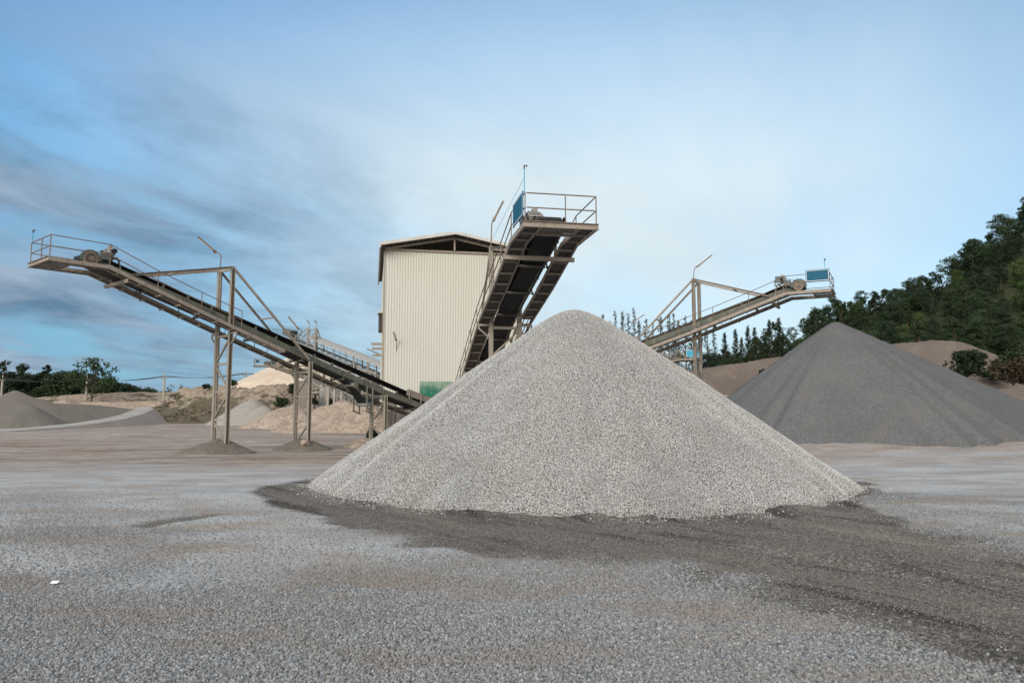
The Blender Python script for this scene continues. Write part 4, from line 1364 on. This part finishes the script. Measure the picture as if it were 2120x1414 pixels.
# haul road climbing between the left heap and the bank
cl = [(-140, 905, 66), (0, 891, 76), (90, 885, 86), (170, 877, 94), (235, 867, 101), (272, 858, 108), (296, 848, 116), (312, 842, 124)]
vb = []
wd = [2.4, 2.2, 1.9, 1.7, 1.5, 1.4, 1.4, 1.4]
vs = []
for k, (x_, y_, Y_) in enumerate(cl):
    c_ = P(x_, y_, Y_); a = P(*cl[max(k - 1, 0)]); b2 = P(*cl[min(k + 1, len(cl) - 1)])
    t = (b2 - a); t.z = 0; t.normalize(); n_ = Vector((t.y, -t.x, 0))
    zz = max(c_.z, gz(c_.x, c_.y) + .03)
    for o_, dz in ((-wd[k], 0), (-wd[k] * .3, .02), (wd[k] * .3, .02), (wd[k], 0)):
        vs.append((c_.x + n_.x * o_, c_.y + n_.y * o_, zz + dz))
    for o_, dz in ((-wd[k] - 1.2 - 1.6 * zz, -zz - .3), (-wd[k] - .02, -.02), (wd[k] + .02, -.02), (wd[k] + 1.2 + 1.6 * zz, -zz - .3)):
        vb.append((c_.x + n_.x * o_, c_.y + n_.y * o_, zz + dz))
fs = [(4 * k + i, 4 * k + i + 1, 4 * k + 5 + i, 4 * k + 4 + i) for k in range(len(cl) - 1) for i in range(3)]
M['road'] = grain_mat('haul_road', (.29, .27, .25), (.37, .345, .32), (.36, .33, .30), 5, .3, .04, .25, .2, (.24, .21, .19))
M['ramp'] = grain_mat('ramp_earth', (.17, .15, .137), (.235, .205, .185), (.22, .19, .17), 6, .4, .05, .3, .25, (.19, .16, .14))
tag(MB().add(vb, fs).build('road_bank', M['ramp'], None, True, (0, 0, 0)), 'brown earth ramp carrying the haul road', 'embankment', None, 'structure')
tag(MB().add(vs, fs).build('road', M['road'], None, True, (0, 0, 0)), 'pale haul road climbing away on the left', 'road', None, 'structure')

# ------------------------------------------------------------------ wooded hill on the right
ridge_px = [(1180, 790), (1400, 800), (1480, 787), (1560, 762), (1650, 730), (1700, 698), (1760, 668), (1850, 648), (1900, 632), (1950, 615), (2000, 580), (2050, 544), (2120, 492), (2300, 385), (2700, 240)]
YR = 122.0
rx = np.array([(x_ - CX) / FPX * YR for x_, y_ in ridge_px]); rz = np.array([P(x_, y_, YR).z for x_, y_ in ridge_px])


def hill_z(x, y):
    x = np.asarray(x, float); y = np.asarray(y, float)
    ang_x = x * YR / np.maximum(y, 40)
    H = np.interp(x * .65 + ang_x * .35, rx, rz)
    f0 = ground_z(x, y) + 1.0
    t = sstep(66, 128, y)
    zz = f0 + (H - f0) * t + (fbm(x * .06, y * .06, 71) - .47) * 6 * t
    zz = zz - .12 * np.maximum(y - 128, 0)
    return np.where(y < 66, f0 - (66 - y) * .5, zz)


hx = np.arange(8, 175, 1.6); hy = np.arange(62, 190, 1.6)
A_, B_ = np.meshgrid(hx, hy)
hz = hill_z(A_, B_)
hz = hz - 8 * sstep(26, 8, A_)
ii = np.arange(A_.size).reshape(A_.shape)
q4 = np.stack([ii[:-1, :-1], ii[:-1, 1:], ii[1:, 1:], ii[1:, :-1]], -1).reshape(-1, 4)
m, nt, b = new_mat('forest_floor')
g = NT(nt); p = g.pos()
c = g.mix(g.noise(p, .5, 6, .7), (.02, .028, .012), (.06, .06, .03))
g.l(c, b.inputs['Base Color']); b.inputs['Roughness'].default_value = 1
g.l(g.bump(g.noise(p, 1.2, 5), 1, .6), b.inputs['Normal'])
tag(link_mesh('hill', np.stack([A_, B_, hz], -1).reshape(-1, 3), q4, m, None, True), 'steep wooded hill rising on the right', 'hill', None, 'structure')


# ------------------------------------------------------------------ vegetation
def leaf_quads(rg, centers, radii, n, size, flat=.75):
    vs = []; fs = []
    for c, r in zip(centers, radii):
        d = rg.normal(size=(n, 3)); d /= np.linalg.norm(d, axis=1)[:, None]
        rr = rg.uniform(.35, 1, n) ** .6
        pts = np.array(c) + d * (rr * r)[:, None] * np.array([1, 1, flat])
        nr = d + rg.normal(size=(n, 3)) * .7 + np.array([0, 0, .5]); nr /= np.linalg.norm(nr, axis=1)[:, None]
        t = np.cross(nr, rg.normal(size=(n, 3))); t /= np.linalg.norm(t, axis=1)[:, None] + 1e-9
        bt_ = np.cross(nr, t)
        sz = size * rg.uniform(.6, 1.3, n)[:, None]
        q_ = np.stack([pts - t * sz, pts + bt_ * sz * .5, pts + t * sz, pts - bt_ * sz * .5], 1)
        b0 = len(vs)
        vs.extend(q_.reshape(-1, 3).tolist())
        fs.extend([(b0 + 4 * k, b0 + 4 * k + 1, b0 + 4 * k + 2, b0 + 4 * k + 3) for k in range(n)])
    return vs, fs


def make_tree(name, seed, H, rad, cb, nclump, nleaf, size, mat, label, cat, group, trunk_r=.16, flat=.75, openness=0.0, spread=1.0):
    """tree: tapered trunk with limbs, crown of leaf clumps at limb ends"""
    rg = np.random.default_rng(seed)
    e_ = empty(name, (0, 0, 0), label, cat, group)
    tr_ = MB()
    pts = [Vector((0, 0, -.6))]
    lean = rg.normal(size=2) * .05 * H
    for k in range(1, 7):
        t = k / 6
        pts.append(Vector((lean[0] * t * t + rg.normal() * .05, lean[1] * t * t + rg.normal() * .05, H * .86 * t)))
    for k in range(6):
        tr_.tube(pts[k], pts[k + 1], trunk_r * (1 - k / 6.6), 7, trunk_r * (1 - (k + 1) / 6.6), cap=False)
    cs = []; rs = []
    for i in range(nclump):
        u_ = rg.uniform(); th = rg.uniform(0, 2 * math.pi)
        hz_ = cb + (1 - cb) * (i + .5) / nclump
        prof = math.sin(min(1, max(.12, (hz_ - cb) / (1 - cb))) * math.pi * .80 + .42)
        rr = rad * max(.18, prof) * rg.uniform(.45, 1.0) * spread
        c = np.array([math.cos(th) * rr, math.sin(th) * rr, H * hz_ - .25 * rr * .3])
        cs.append(c); rs.append(rad * rg.uniform(.24, .42))
        if i % 2 == 0:
            t = min(.95, max(.3, hz_ * .80)); k = int(t * 6); a = pts[k].lerp(pts[min(k + 1, 6)], t * 6 - k)
            mid_ = a.lerp(Vector(c), .55) + Vector((0, 0, .15))
            tr_.tube(a, mid_, trunk_r * .33, 5, trunk_r * .2, cap=False).tube(mid_, c, trunk_r * .2, 5, trunk_r * .08, cap=False)
    tr_.build('trunk', M['bark'], e_)
    vs, fs = leaf_quads(rg, cs, rs, nleaf, size, flat)
    link_mesh('crown', vs, fs, mat, e_)
    return e_


def dup(root, loc, rz, sc, label=None, group=None):
    r_ = root.copy(); C.objects.link(r_)
    r_.location = loc; r_.rotation_euler = (0, 0, rz); r_.scale = (sc, sc, sc) if not isinstance(sc, tuple) else sc
    if label: r_['label'] = label
    if group: r_['group'] = group
    for ch in root.children:
        c_ = ch.copy(); C.objects.link(c_); c_.parent = r_
    return r_


used_proto = set()


def place(proto, loc, rz=None, sc=1.0, label=None, group=None):
    rz = random.uniform(0, 6.28) if rz is None else rz
    if proto.name not in used_proto:
        used_proto.add(proto.name)
        proto.location = loc; proto.rotation_euler = (0, 0, rz); proto.scale = (sc, sc, sc) if not isinstance(sc, tuple) else sc
        if label: proto['label'] = label
        return proto
    return dup(proto, loc, rz, sc, label, group)


HG = 'trees of the hillside forest'
LD = 'dark broadleaf tree in the dense forest on the right hillside'
LL_ = 'light green feathery tree low on the right hillside'
LB = 'brown dried tree among the green ones on the right hillside'
dark_p = [make_tree('forest_tree', 100 + k, 6.5, 2.3, .08, 52, 120, .15, M['leaf'], LD, 'tree', HG) for k in range(3)]
dark_p += [make_tree('forest_tree', 106, 7.2, 1.6, .12, 44, 110, .14, M['leaf'], LD, 'tree', HG), make_tree('forest_tree', 107, 7.0, 3.0, .45, 40, 90, .15, M['leaf'], LD, 'tree', HG, .13, .45),
           make_tree('forest_tree', 108, 7.0, 2.2, .25, 30, 60, .15, M['leaf'], LD, 'tree', HG, .12, .6), make_tree('forest_tree', 109, 5.6, 2.6, .15, 60, 60, .12, M['leaf'], LD, 'tree', HG, .12, .5)]
light_p = [make_tree('forest_tree', 120 + k, 5.2, 2.3, .05, 46, 110, .13, M['leaf_l'], LL_, 'tree', 'light trees of the hillside forest', .1, .9) for k in range(2)]
brown_p = [make_tree('forest_tree', 130, 5, 1.6, .12, 26, 50, .16, M['leaf_b'], LB, 'tree', 'dry trees of the hillside forest', .1)]
rg = random.Random(5)
cnt = 0
cand = []
y_ = 70.0
while y_ < 132:
    x_ = 20.0
    while x_ < 115:
        X_ = x_ + rg.uniform(-1.5, 1.5); Y_ = y_ + rg.uniform(-1.5, 1.5)
        px = CX + FPX * X_ / Y_
        if 1455 < px < 2200: cand.append((X_, Y_, px))
        x_ += 3.7
    y_ += 4.6
rg.shuffle(cand)
for X_, Y_, px in cand[:298]:
    z_ = float(hill_z(np.array([X_]), np.array([Y_]))[0]) - .3
    low = Y_ < 84
    if low and rg.random() < .55: pr = light_p[rg.randrange(2)]
    elif 1560 < px < 1650 and Y_ < 104 and rg.random() < .5: pr = brown_p[0]
    else: pr = dark_p[rg.randrange(7)]
    if not low and rg.random() < .12: pr = light_p[rg.randrange(2)]
    s_ = rg.uniform(.62, 1.15) * (.72 if low else 1) * (.64 if px < 1660 else .70)
    place(pr, (X_, Y_, z_), rg.uniform(0, 6.28), (s_ * rg.uniform(.9, 1.2), s_ * rg.uniform(.9, 1.2), s_))
# undergrowth that closes the gaps
rgn = np.random.default_rng(9)
N_ = 3600
ux = rgn.uniform(14, 118, N_); uy = 64 + 70 * rgn.uniform(0, 1, N_) ** 1.2
ok = (CX + FPX * ux / uy > 1380) & (CX + FPX * ux / uy < 2260)
ux, uy = ux[ok], uy[ok]
uz = hill_z(ux, uy)
vs, fs = leaf_quads(rgn, np.stack([ux, uy, uz + .35], -1), rgn.uniform(.7, 1.7, len(ux)), 34, .19, .7)
tag(link_mesh('undergrowth', vs, fs, M['bush']), 'dense scrub under the trees of the right hillside', 'undergrowth', None, 'stuff')
# the wood goes on beyond the right edge of the view
N_ = 5200
ux = rgn.uniform(50, 172, N_); uy = 64 + 68 * rgn.uniform(0, 1, N_)
ok = (CX + FPX * ux / uy > 2240)
ux, uy = ux[ok], uy[ok]
uz = hill_z(ux, uy)
vs, fs = leaf_quads(rgn, np.stack([ux, uy, uz + rgn.uniform(.8, 4.2, len(ux))], -1), rgn.uniform(1.0, 1.9, len(ux)), 30, .30, .75)
tag(link_mesh('distant_wood', vs, fs, M['leaf']), 'the wood going on past the right edge of the view', 'wood', None, 'stuff')
# taller trees standing out on the skyline
for k, (px, py, Y_, h_) in enumerate(((1690, 640, 112, 8.5), (1742, 628, 114, 7), (1930, 566, 118, 7.5), (2010, 500, 120, 8), (1600, 668, 110, 8))):
    c_ = P(px, py, Y_)
    z0 = float(hill_z(np.array([c_.x]), np.array([c_.y]))[0]) - .3
    hh = max(4, c_.z - z0)
    lab = ['sparse tall tree on the skyline below the right blue board', 'small spreading tree on the skyline right of the blue board', 'round tree standing out on the middle of the hill skyline',
           'dark leaning tree high on the hill skyline', 'thin tree at the low left end of the hill skyline'][k]
    t_ = make_tree('skyline_tree', 150 + k, hh, 2.0, .45, 18, 34, .24, M['leaf'], lab, 'tree', None, .1, .7)
    t_.location = (c_.x, c_.y, z0)


# casuarinas: tall spires of drooping needles
def make_casuarina(seed, H, label, group, mat=None, wf=2.7, nb=180):
    rg = np.random.default_rng(seed)
    e_ = empty('casuarina', (0, 0, 0), label, 'tree', group)
    tr_ = MB()
    tr_.tube((0, 0, -.5), (0, 0, H * .5), .16, 6, .10, cap=False).tube((0, 0, H * .5), (rg.normal() * .1, rg.normal() * .1, H * .99), .10, 6, .015, cap=False)
    vs = []; fs = []
    for i in range(nb):
        t = min(.995, .12 + .88 * (i / nb) ** .8 + rg.normal() * .012)
        z_ = H * t
        L_ = wf * (1 - t) ** 1.0 * rg.uniform(.3, 1.15) + .05
        th = rg.uniform(0, 6.28)
        d = np.array([math.cos(th), math.sin(th), rg.uniform(.5, 1.2)])
        d /= np.linalg.norm(d)
        tip = np.array([0, 0, z_]) + d * L_
        tr_.tube((0, 0, z_), tip, .014, 3, .006, cap=False)
        for k in range(int(7 + 11 * L_)):
            w = rg.uniform(.25, 1.05)
            p0 = np.array([0, 0, z_]) * (1 - w) + tip * w
            dr = np.array([rg.normal() * .25 + d[0] * .35, rg.normal() * .25 + d[1] * .35, rg.uniform(-.3, .75)])
            dr /= np.linalg.norm(dr); ln = rg.uniform(.2, .42)
            sd = np.cross(dr, rg.normal(size=3)); sd /= np.linalg.norm(sd); sd *= .028
            b0 = len(vs)
            vs += [(p0 - sd).tolist(), (p0 + sd).tolist(), (p0 + dr * ln + sd * .4).tolist(), (p0 + dr * ln - sd * .4).tolist()]
            fs.append((b0, b0 + 1, b0 + 2, b0 + 3))
    tr_.build('trunk', M['bark'], e_)
    link_mesh('crown', vs, fs, mat or M['needle'], e_)
    return e_


CG = 'casuarinas behind the big heap'
cps = [make_casuarina(200 + k, 15.0, 'slender grey green casuarina in the row behind the big heap', CG, None, wf, nb) for k, (wf, nb) in enumerate(((2.6, 130), (1.9, 110), (3.2, 120), (2.3, 90), (2.9, 150)))]
cas = [(1248, 652), (1262, 665), (1273, 646), (1289, 645), (1300, 650), (1312, 640), (1323, 664), (1337, 662), (1351, 672), (1367, 656), (1384, 652), (1394, 650), (1404, 664), (1418, 656), (1431, 664), (1446, 668), (1462, 672), (1478, 676)]
for k, (px, py) in enumerate(cas):
    Y_ = 112 + 7 * ((k * 37) % 5) / 4
    c_ = P(px, py, Y_); z0 = 2.2
    sw_ = (c_.z - z0) / 15.0
    place(cps[(k * 3 + k // 4) % 5], (c_.x, c_.y, z0), None, (sw_ * random.uniform(.85, 1.25), sw_ * random.uniform(.85, 1.25), sw_))
cd_ = [make_casuarina(210 + k, 10.0, 'dark casuarina among the bushes under the right conveyor', 'dark casuarinas under the right conveyor', M['bush']) for k in range(2)]
for k, (px, py) in enumerate(((1500, 690), (1522, 684), (1548, 676), (1562, 680), (1592, 664), (1612, 660), (1535, 700))):
    Y_ = 98 + 2 * (k % 3)
    c_ = P(px, py, Y_); z0 = float(hill_z(np.array([c_.x]), np.array([Y_]))[0]) - .3
    place(cd_[k % 2], (c_.x, c_.y, z0), None, max(.4, (c_.z - z0) / 10.0))

# wood on the left horizon
WG = 'trees of the left wood'
wp = [make_tree('wood_tree', 300 + k, 8.0, 3.6, .08, 46, 80, .27, M['leaf'], 'dense dark tree of the wood beyond the left heaps', 'tree', WG, .2) for k in range(4)]
rg = random.Random(11)
top = [(-120, 770), (-40, 768), (0, 772), (40, 778), (85, 776), (130, 772), (180, 772), (225, 786), (260, 795), (310, 806), (350, 812), (390, 818)]
tx = [a for a, b2 in top]; ty = [b2 for a, b2 in top]
for k in range(46):
    px = -110 + 480 * k / 45 + rg.uniform(-6, 6)
    Y_ = 158 + rg.uniform(-10, 12)
    py = float(np.interp(px, tx, ty)) + rg.uniform(0, 9)
    c_ = P(px, py, Y_)
    s_ = max(.3, (c_.z - .5) / 8.0)
    place(wp[k % 4], (c_.x, c_.y, .5), None, (max(s_, .7) * 1.05, max(s_, .7) * 1.05, s_))
for k, (px, py, Y_, rad, lab) in enumerate(((8, 749, 150, 2.6, 'tall open tree rising above the wood at the left edge'), (46, 754, 152, 2.4, 'second open tree rising above the left wood'),
                                            (97, 756, 155, 1.3, 'small tufted tree poking above the left wood'))):
    c_ = P(px, py, Y_)
    t_ = make_tree('emergent_tree', 320 + k, c_.z, rad, .62, 18, 40, .28, M['leaf'], lab, 'tree', None, .16, .6); t_.location = (c_.x, c_.y, 0)
c_ = P(190, 745, 134)
t_ = make_tree('spreading_tree', 331, c_.z, 4.3, .56, 24, 60, .26, M['leaf_l'], 'big spreading tree standing in front of the left wood', 'tree', None, .24, .55); t_.location = (c_.x + .3, c_.y, 0)
for k, (px, py) in enumerate(((352, 798), (378, 797))):
    c_ = P(px, py, 165)
    t_ = make_tree('thin_tree', 340 + k, max(3, c_.z - 1), 1.4, .4, 12, 16, .2, M['leaf_l'], ['thin small tree left of the power pole by the bank', 'thin small tree right of the power pole by the bank'][k], 'tree', None, .07); t_.location = (c_.x, c_.y, 1)
# scrub strip below the wood
N_ = 520
ux = rgn.uniform(-98, -58, N_) ; uy = rgn.uniform(136, 152, N_)
vs, fs = leaf_quads(rgn, np.stack([ux, uy, 2.2 + 2.2 * fbm(ux * .2, uy * .2, 5)], -1), rgn.uniform(.7, 1.4, N_), 24, .24, .6)
tag(link_mesh('scrub', vs, fs, M['bush']), 'low scrub between the rubble berm and the left wood', 'scrub', None, 'stuff')
heap('earth_berm', [PT(60, 822, 140), PT(250, 812, 142), PT(400, 812, 146), PT(470, 812, 150)], .5, M['bankm'], 'far brown earth bank under the power lines', 'bank', .8, 2, .1, .2, 60)


def make_bush(seed, label, group, mat, name='bush'):
    rg = np.random.default_rng(seed)
    n = 26
    th = rg.uniform(0, 6.28, n); zz_ = rg.uniform(.05, .85, n); r_ = np.sqrt(rg.uniform(0, 1, n)) * .72 * np.sqrt(np.clip(1.05 - zz_ ** 2, 0, 1))
    cs = np.stack([np.cos(th) * r_, np.sin(th) * r_, zz_], -1)
    vs, fs = leaf_quads(rg, cs, rg.uniform(.2, .36, n), 70, .08, .9)
    b0 = MB()
    for c in cs[::2]: b0.tube((0, 0, -.2), c, .03, 4, .01, cap=False)
    e_ = empty(name, (0, 0, 0), label, 'bush', group)
    b0.build('stems', M['bark'], e_)
    link_mesh('leaves', vs, fs, mat, e_)
    return e_


def bush_at(px, py, Y_, h_, label, seed, mat='bush', w=1.1, z=None):
    o = make_bush(seed, label, None, M[mat])
    c_ = P(px, py, Y_)
    o.location = (c_.x, c_.y, c_.z if z is None else z)
    o.scale = (h_ * w, h_ * w, h_)
    return o


bush_at(2000, 772, 57, 1.75, 'round dark bush on the slope of the reddish brown heap', 401, 'bush', 1.1)
bush_at(2034, 742, 63, .5, 'tiny bush near the top of the reddish brown heap', 402)
bush_at(2098, 788, 54, 1.7, 'straggly grey brown bush right of the round dark one', 403, 'leaf_b', 1.1)
for k, (px, py, Y_, h_, mt_, lab) in enumerate(((2062, 782, 59, 1.1, 'bush', 'low green shrub between the round bush and the straggly one'), (2118, 768, 60, 1.9, 'bush', 'taller dark shrub at the right edge above the low brown heap'),
                                        (2080, 768, 62, 1.2, 'leaf_b', 'dry brown shrub uphill of the straggly bush'), (2128, 792, 55, 1.3, 'leaf_b', 'dry shrub cut by the right edge of the view'))):
    bush_at(px, py, Y_, h_, lab, 420 + k, mt_, 1.2)
bush_at(1582, 776, 58.5, .5, 'tiny bush on the brown fines bank', 404)
bush_at(481, 798, 117, .9, 'dark bush on the crest of the eroded bank right of the mast', 405)
bush_at(426, 804, 119, .8, 'low bush on the crest of the eroded bank left of the mast', 406)
bush_at(583, 842, 106, 1.35, 'round green bush at the foot of the eroded bank', 407)
bush_at(611, 812, 108, 1.3, 'dark bush beside the grey retaining wall', 408)
bush_at(628, 846, 98, 1.1, 'dark bush at the foot of the second trestle', 409)
bush_at(648, 826, 97, 1.0, 'leafy bush under the grey columns', 410)
bush_at(684, 838, 84, .8, 'green bush beside the tallest pale post', 411, 'bush', .9)
bush_at(650, 836, 94, .8, 'low dark shrub right of the second trestle', 415)
bush_at(768, 906, 51, .9, 'climbing green weed on the third trestle', 412, 'bush', .45)
bush_at(774, 909, 47.5, .5, 'low green weed at the foot of the third trestle', 413, 'bush', 1.4)
bush_at(752, 918, 46, .28, 'tiny weed on the sandy mound', 414)
# scrub and grass clinging to the eroded bank
N_ = 420
px_ = rgn.uniform(250, 630, N_); t_ = rgn.uniform(0, 1, N_)
bvs = np.array([v.co[:] for v in bank.data.vertices]) + np.array(bank.location)
pick = bvs[rgn.integers(0, len(bvs), 5000)]
pick = pick[(fbm(pick[:, 0] * .12 + 3, pick[:, 2] * .5, 88) > .49) & (pick[:, 1] < 123) & (pick[:, 2] > .3)][:520]
vs, fs = leaf_quads(rgn, pick + np.array([0, 0, .15]), rgn.uniform(.2, .5, len(pick)), 12, .11, .5)
tag(link_mesh('bank_scrub', vs, fs, M['leaf_b']), 'patchy scrub growing on the eroded bank', 'scrub', None, 'stuff')

# ------------------------------------------------------------------ power line
poles = [(6, 776, 815, 142, 'power pole at the left edge behind the grey brown heap'), (181, 775, 838, 138, 'power pole in front of the big spreading tree'), (341, 770, 820, 132, 'power pole at the left end of the eroded bank'), (509, 765, 790, 150, 'power pole beside the pale sand cone')]
tops = []
for (px, yt, yb, Y_, lab) in poles:
    t_ = P(px, yt, Y_); e_ = empty('power_pole', (t_.x, t_.y, 0), lab, 'power pole', 'power poles behind the yard')
    MB().bar((t_.x, t_.y, -.2), (t_.x, t_.y, t_.z - 1.0), .30, .30).bar((t_.x, t_.y, t_.z - 1.0), t_, .12, .12).build('pole', M['wood'], e_)
    zc = t_.z - 1.1
    MB().bar((t_.x - .75, t_.y - .2, zc), (t_.x + .75, t_.y - .2, zc), .11).build('crossarm', M['concrete'], e_)
    for o_ in (-.68, -.25, .25, .68): MB().tube((t_.x + o_, t_.y - .2, zc + .06), (t_.x + o_, t_.y - .2, zc + .34), .06, 6).build('insulator', M['grey'], e_)
    tops.append(Vector((t_.x, t_.y - .2, zc + .34)))
ends = [tops[0] + (tops[0] - tops[1])] + tops + [P(700, 772, 190)]
for k in range(len(ends) - 1):
    mb = MB()
    for o_ in (-.68, -.25, .25, .68):
        a, b2 = ends[k] + Vector((o_, 0, 0)), ends[k + 1] + Vector((o_, 0, 0))
        pts = []
        for i in range(13):
            t = i / 12; v = a.lerp(b2, t); v.z -= 4 * t * (1 - t) * .6; pts.append(v)
        mb.path(pts, .028, 4)
    o = mb.build('power_cable', M['wire'], None, False, ends[k])
    tag(o, ['power cables leaving the frame from the leftmost pole', 'power cables between the two left poles before the wood', 'power cables crossing the gap between wood and bank', 'power cables from the bank to the pole by the sand cone', 'power cables running behind the sand cone'][k], 'cable', 'power cables')

# scrap of white on the gravel
sx, sy = G(103, 1211)
pp = MB()
vs = [Vector((sx + i * .028 + (.01 if j else 0), sy + j * .03, gz(sx, sy) + .025 + .012 * ((i * 3 + j * 5) % 3))) for j in range(3) for i in range(4)]
fs = [(j * 4 + i, j * 4 + i + 1, j * 4 + i + 5, j * 4 + i + 4) for j in range(2) for i in range(3)]
o = pp.add(vs, fs).build('paper_scrap', M['paper'], None, False, (sx, sy, gz(sx, sy)))
tag(o, 'crumpled white scrap lying on the gravel at the left', 'litter'); so = o.modifiers.new('t', 'SOLIDIFY'); so.thickness = .004

# ------------------------------------------------------------------ sky, sun, exposure
W = bpy.data.worlds.new('World'); S.world = W; W.use_nodes = True
nt = W.node_tree; nt.nodes.clear(); g = NT(nt)
SUN_EL, SUN_AZ = 24.0, 205.0   # azimuth clockwise from +Y: behind the camera, a little to the left
out = g.n('ShaderNodeOutputWorld'); bg = g.n('ShaderNodeBackground')
sky = g.n('ShaderNodeTexSky', sky_type='NISHITA'); sky.sun_disc = False
sky.sun_elevation = R(SUN_EL); sky.sun_rotation = R(SUN_AZ); sky.air_density = 1.0; sky.dust_density = .6; sky.ozone_density = 2.2
SKYK = .105
base = sky.outputs[0]
d = g.n('ShaderNodeTexCoord').outputs['Generated']
sep = g.n('ShaderNodeSeparateXYZ'); g.l(d, sep.inputs[0])
dx, dy, dz = sep.outputs
zc = g.math('MAXIMUM', dz, 0)
den = g.math('ADD', zc, .16)
cv = g.n('ShaderNodeCombineXYZ'); g.l(g.math('DIVIDE', dx, den), cv.inputs[0]); g.l(g.math('DIVIDE', dy, den), cv.inputs[1])
uv = cv.outputs[0]
EXPO = 1.0
K = 1 / (SKYK * 2 ** EXPO)
hx_ = g.math('ADD', g.math('MULTIPLY', dx, .5), .5)
base = g.mix(1.0, base, (.34, .83, 1.0), 'MULTIPLY')
base = g.mix(1.0, base, g.ramp(hx_, [(.55, 1.0), (.80, .72)]), 'MULTIPLY')
# thin bright veil of high cloud, thickest low and near the middle
veil = g.noise(g.aniso(uv, (.5, 1.5, 1), R(52), (3.1, .4, 0)), .9, 7, .58, .6)
low = g.ramp(dz, [(0, 1), (.30, 1), (.40, .74), (.50, .42), (.60, .22)])
right_ = g.ramp(hx_, [(.20, .13), (.30, .45), (.42, .88), (.50, 1), (.62, .95), (.72, .78), (.80, .48)])
vf = g.math('MULTIPLY', g.math('MULTIPLY', low, right_), g.math('ADD', g.math('MULTIPLY', veil, .75), .62), clamp=True)
lowr = g.math('MULTIPLY', g.ramp(dz, [(0, 1), (.14, .85), (.30, 0)]), g.ramp(hx_, [(.42, 0), (.55, 1)]))
vf = g.math('MAXIMUM', vf, g.math('MULTIPLY', lowr, .92))
c = g.mix(vf, base, (.76 * K, .89 * K, .95 * K))
# unseen pale overcast added overhead to brighten the ground
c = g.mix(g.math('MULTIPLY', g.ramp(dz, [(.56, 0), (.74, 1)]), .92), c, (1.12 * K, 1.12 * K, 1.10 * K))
# warm afterglow added to the unseen sky behind the viewer for soft light
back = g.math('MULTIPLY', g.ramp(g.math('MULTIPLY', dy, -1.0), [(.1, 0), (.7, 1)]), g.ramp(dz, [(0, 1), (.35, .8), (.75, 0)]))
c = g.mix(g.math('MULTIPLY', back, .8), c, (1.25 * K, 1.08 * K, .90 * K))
# darker stratus banks low on the left
cl1 = g.noise(g.aniso(uv, (.85, 1.25, 1), R(60), (1.7, 2.2, 0)), 1.25, 10, .62, .35)
lf = g.ramp(hx_, [(.20, 1), (.30, .85), (.38, .5), (.46, .2), (.56, .10), (.8, .03)])
bandz = g.ramp(dz, [(0, .95), (.12, 1), (.28, .9), (.37, .6), (.46, 0)])
front = g.ramp(dy, [(0, 0), (.3, 1)])
cf = g.math('MULTIPLY', g.math('MULTIPLY', g.ramp(cl1, [(.38, .0), (.56, 1)]), lf), g.math('MULTIPLY', bandz, front))
cl2 = g.noise(g.aniso(uv, (1.1, 1.5, 1), R(60), (9, 4, 0)), 1.3, 7, .58, .5)
cc = g.mix(g.ramp(cl2, [(.36, 0), (.64, 1)]), (.125 * K, .225 * K, .345 * K), (.36 * K, .46 * K, .585 * K))
blue_low = g.math('MULTIPLY', g.math('MULTIPLY', lf, front), g.ramp(dz, [(0, .95), (.2, .75), (.38, 0)]))
c = g.mix(blue_low, c, (.205 * K, .40 * K, .59 * K))
c = g.mix(cf, c, cc)
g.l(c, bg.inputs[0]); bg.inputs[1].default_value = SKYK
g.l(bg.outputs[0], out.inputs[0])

sl = bpy.data.lights.new('sun', 'SUN'); so_ = bpy.data.objects.new('sun', sl); C.objects.link(so_)
sl.energy = 1.5; sl.angle = R(30); sl.color = (1, .90, .79)
az = R(SUN_AZ); el = R(SUN_EL)
sdv = Vector((math.sin(az) * math.cos(el), math.cos(az) * math.cos(el), math.sin(el)))
so_.rotation_euler = sdv.to_track_quat('Z', 'Y').to_euler()

S.view_settings.view_transform = 'Standard'; S.view_settings.look = 'None'
S.view_settings.exposure = EXPO; S.view_settings.gamma = 1
S.cycles.max_bounces = 6
S.cycles.use_denoising = True
S.cycles.denoising_prefilter = 'ACCURATE'
S.cycles.denoising_input_passes = 'RGB_ALBEDO_NORMAL'
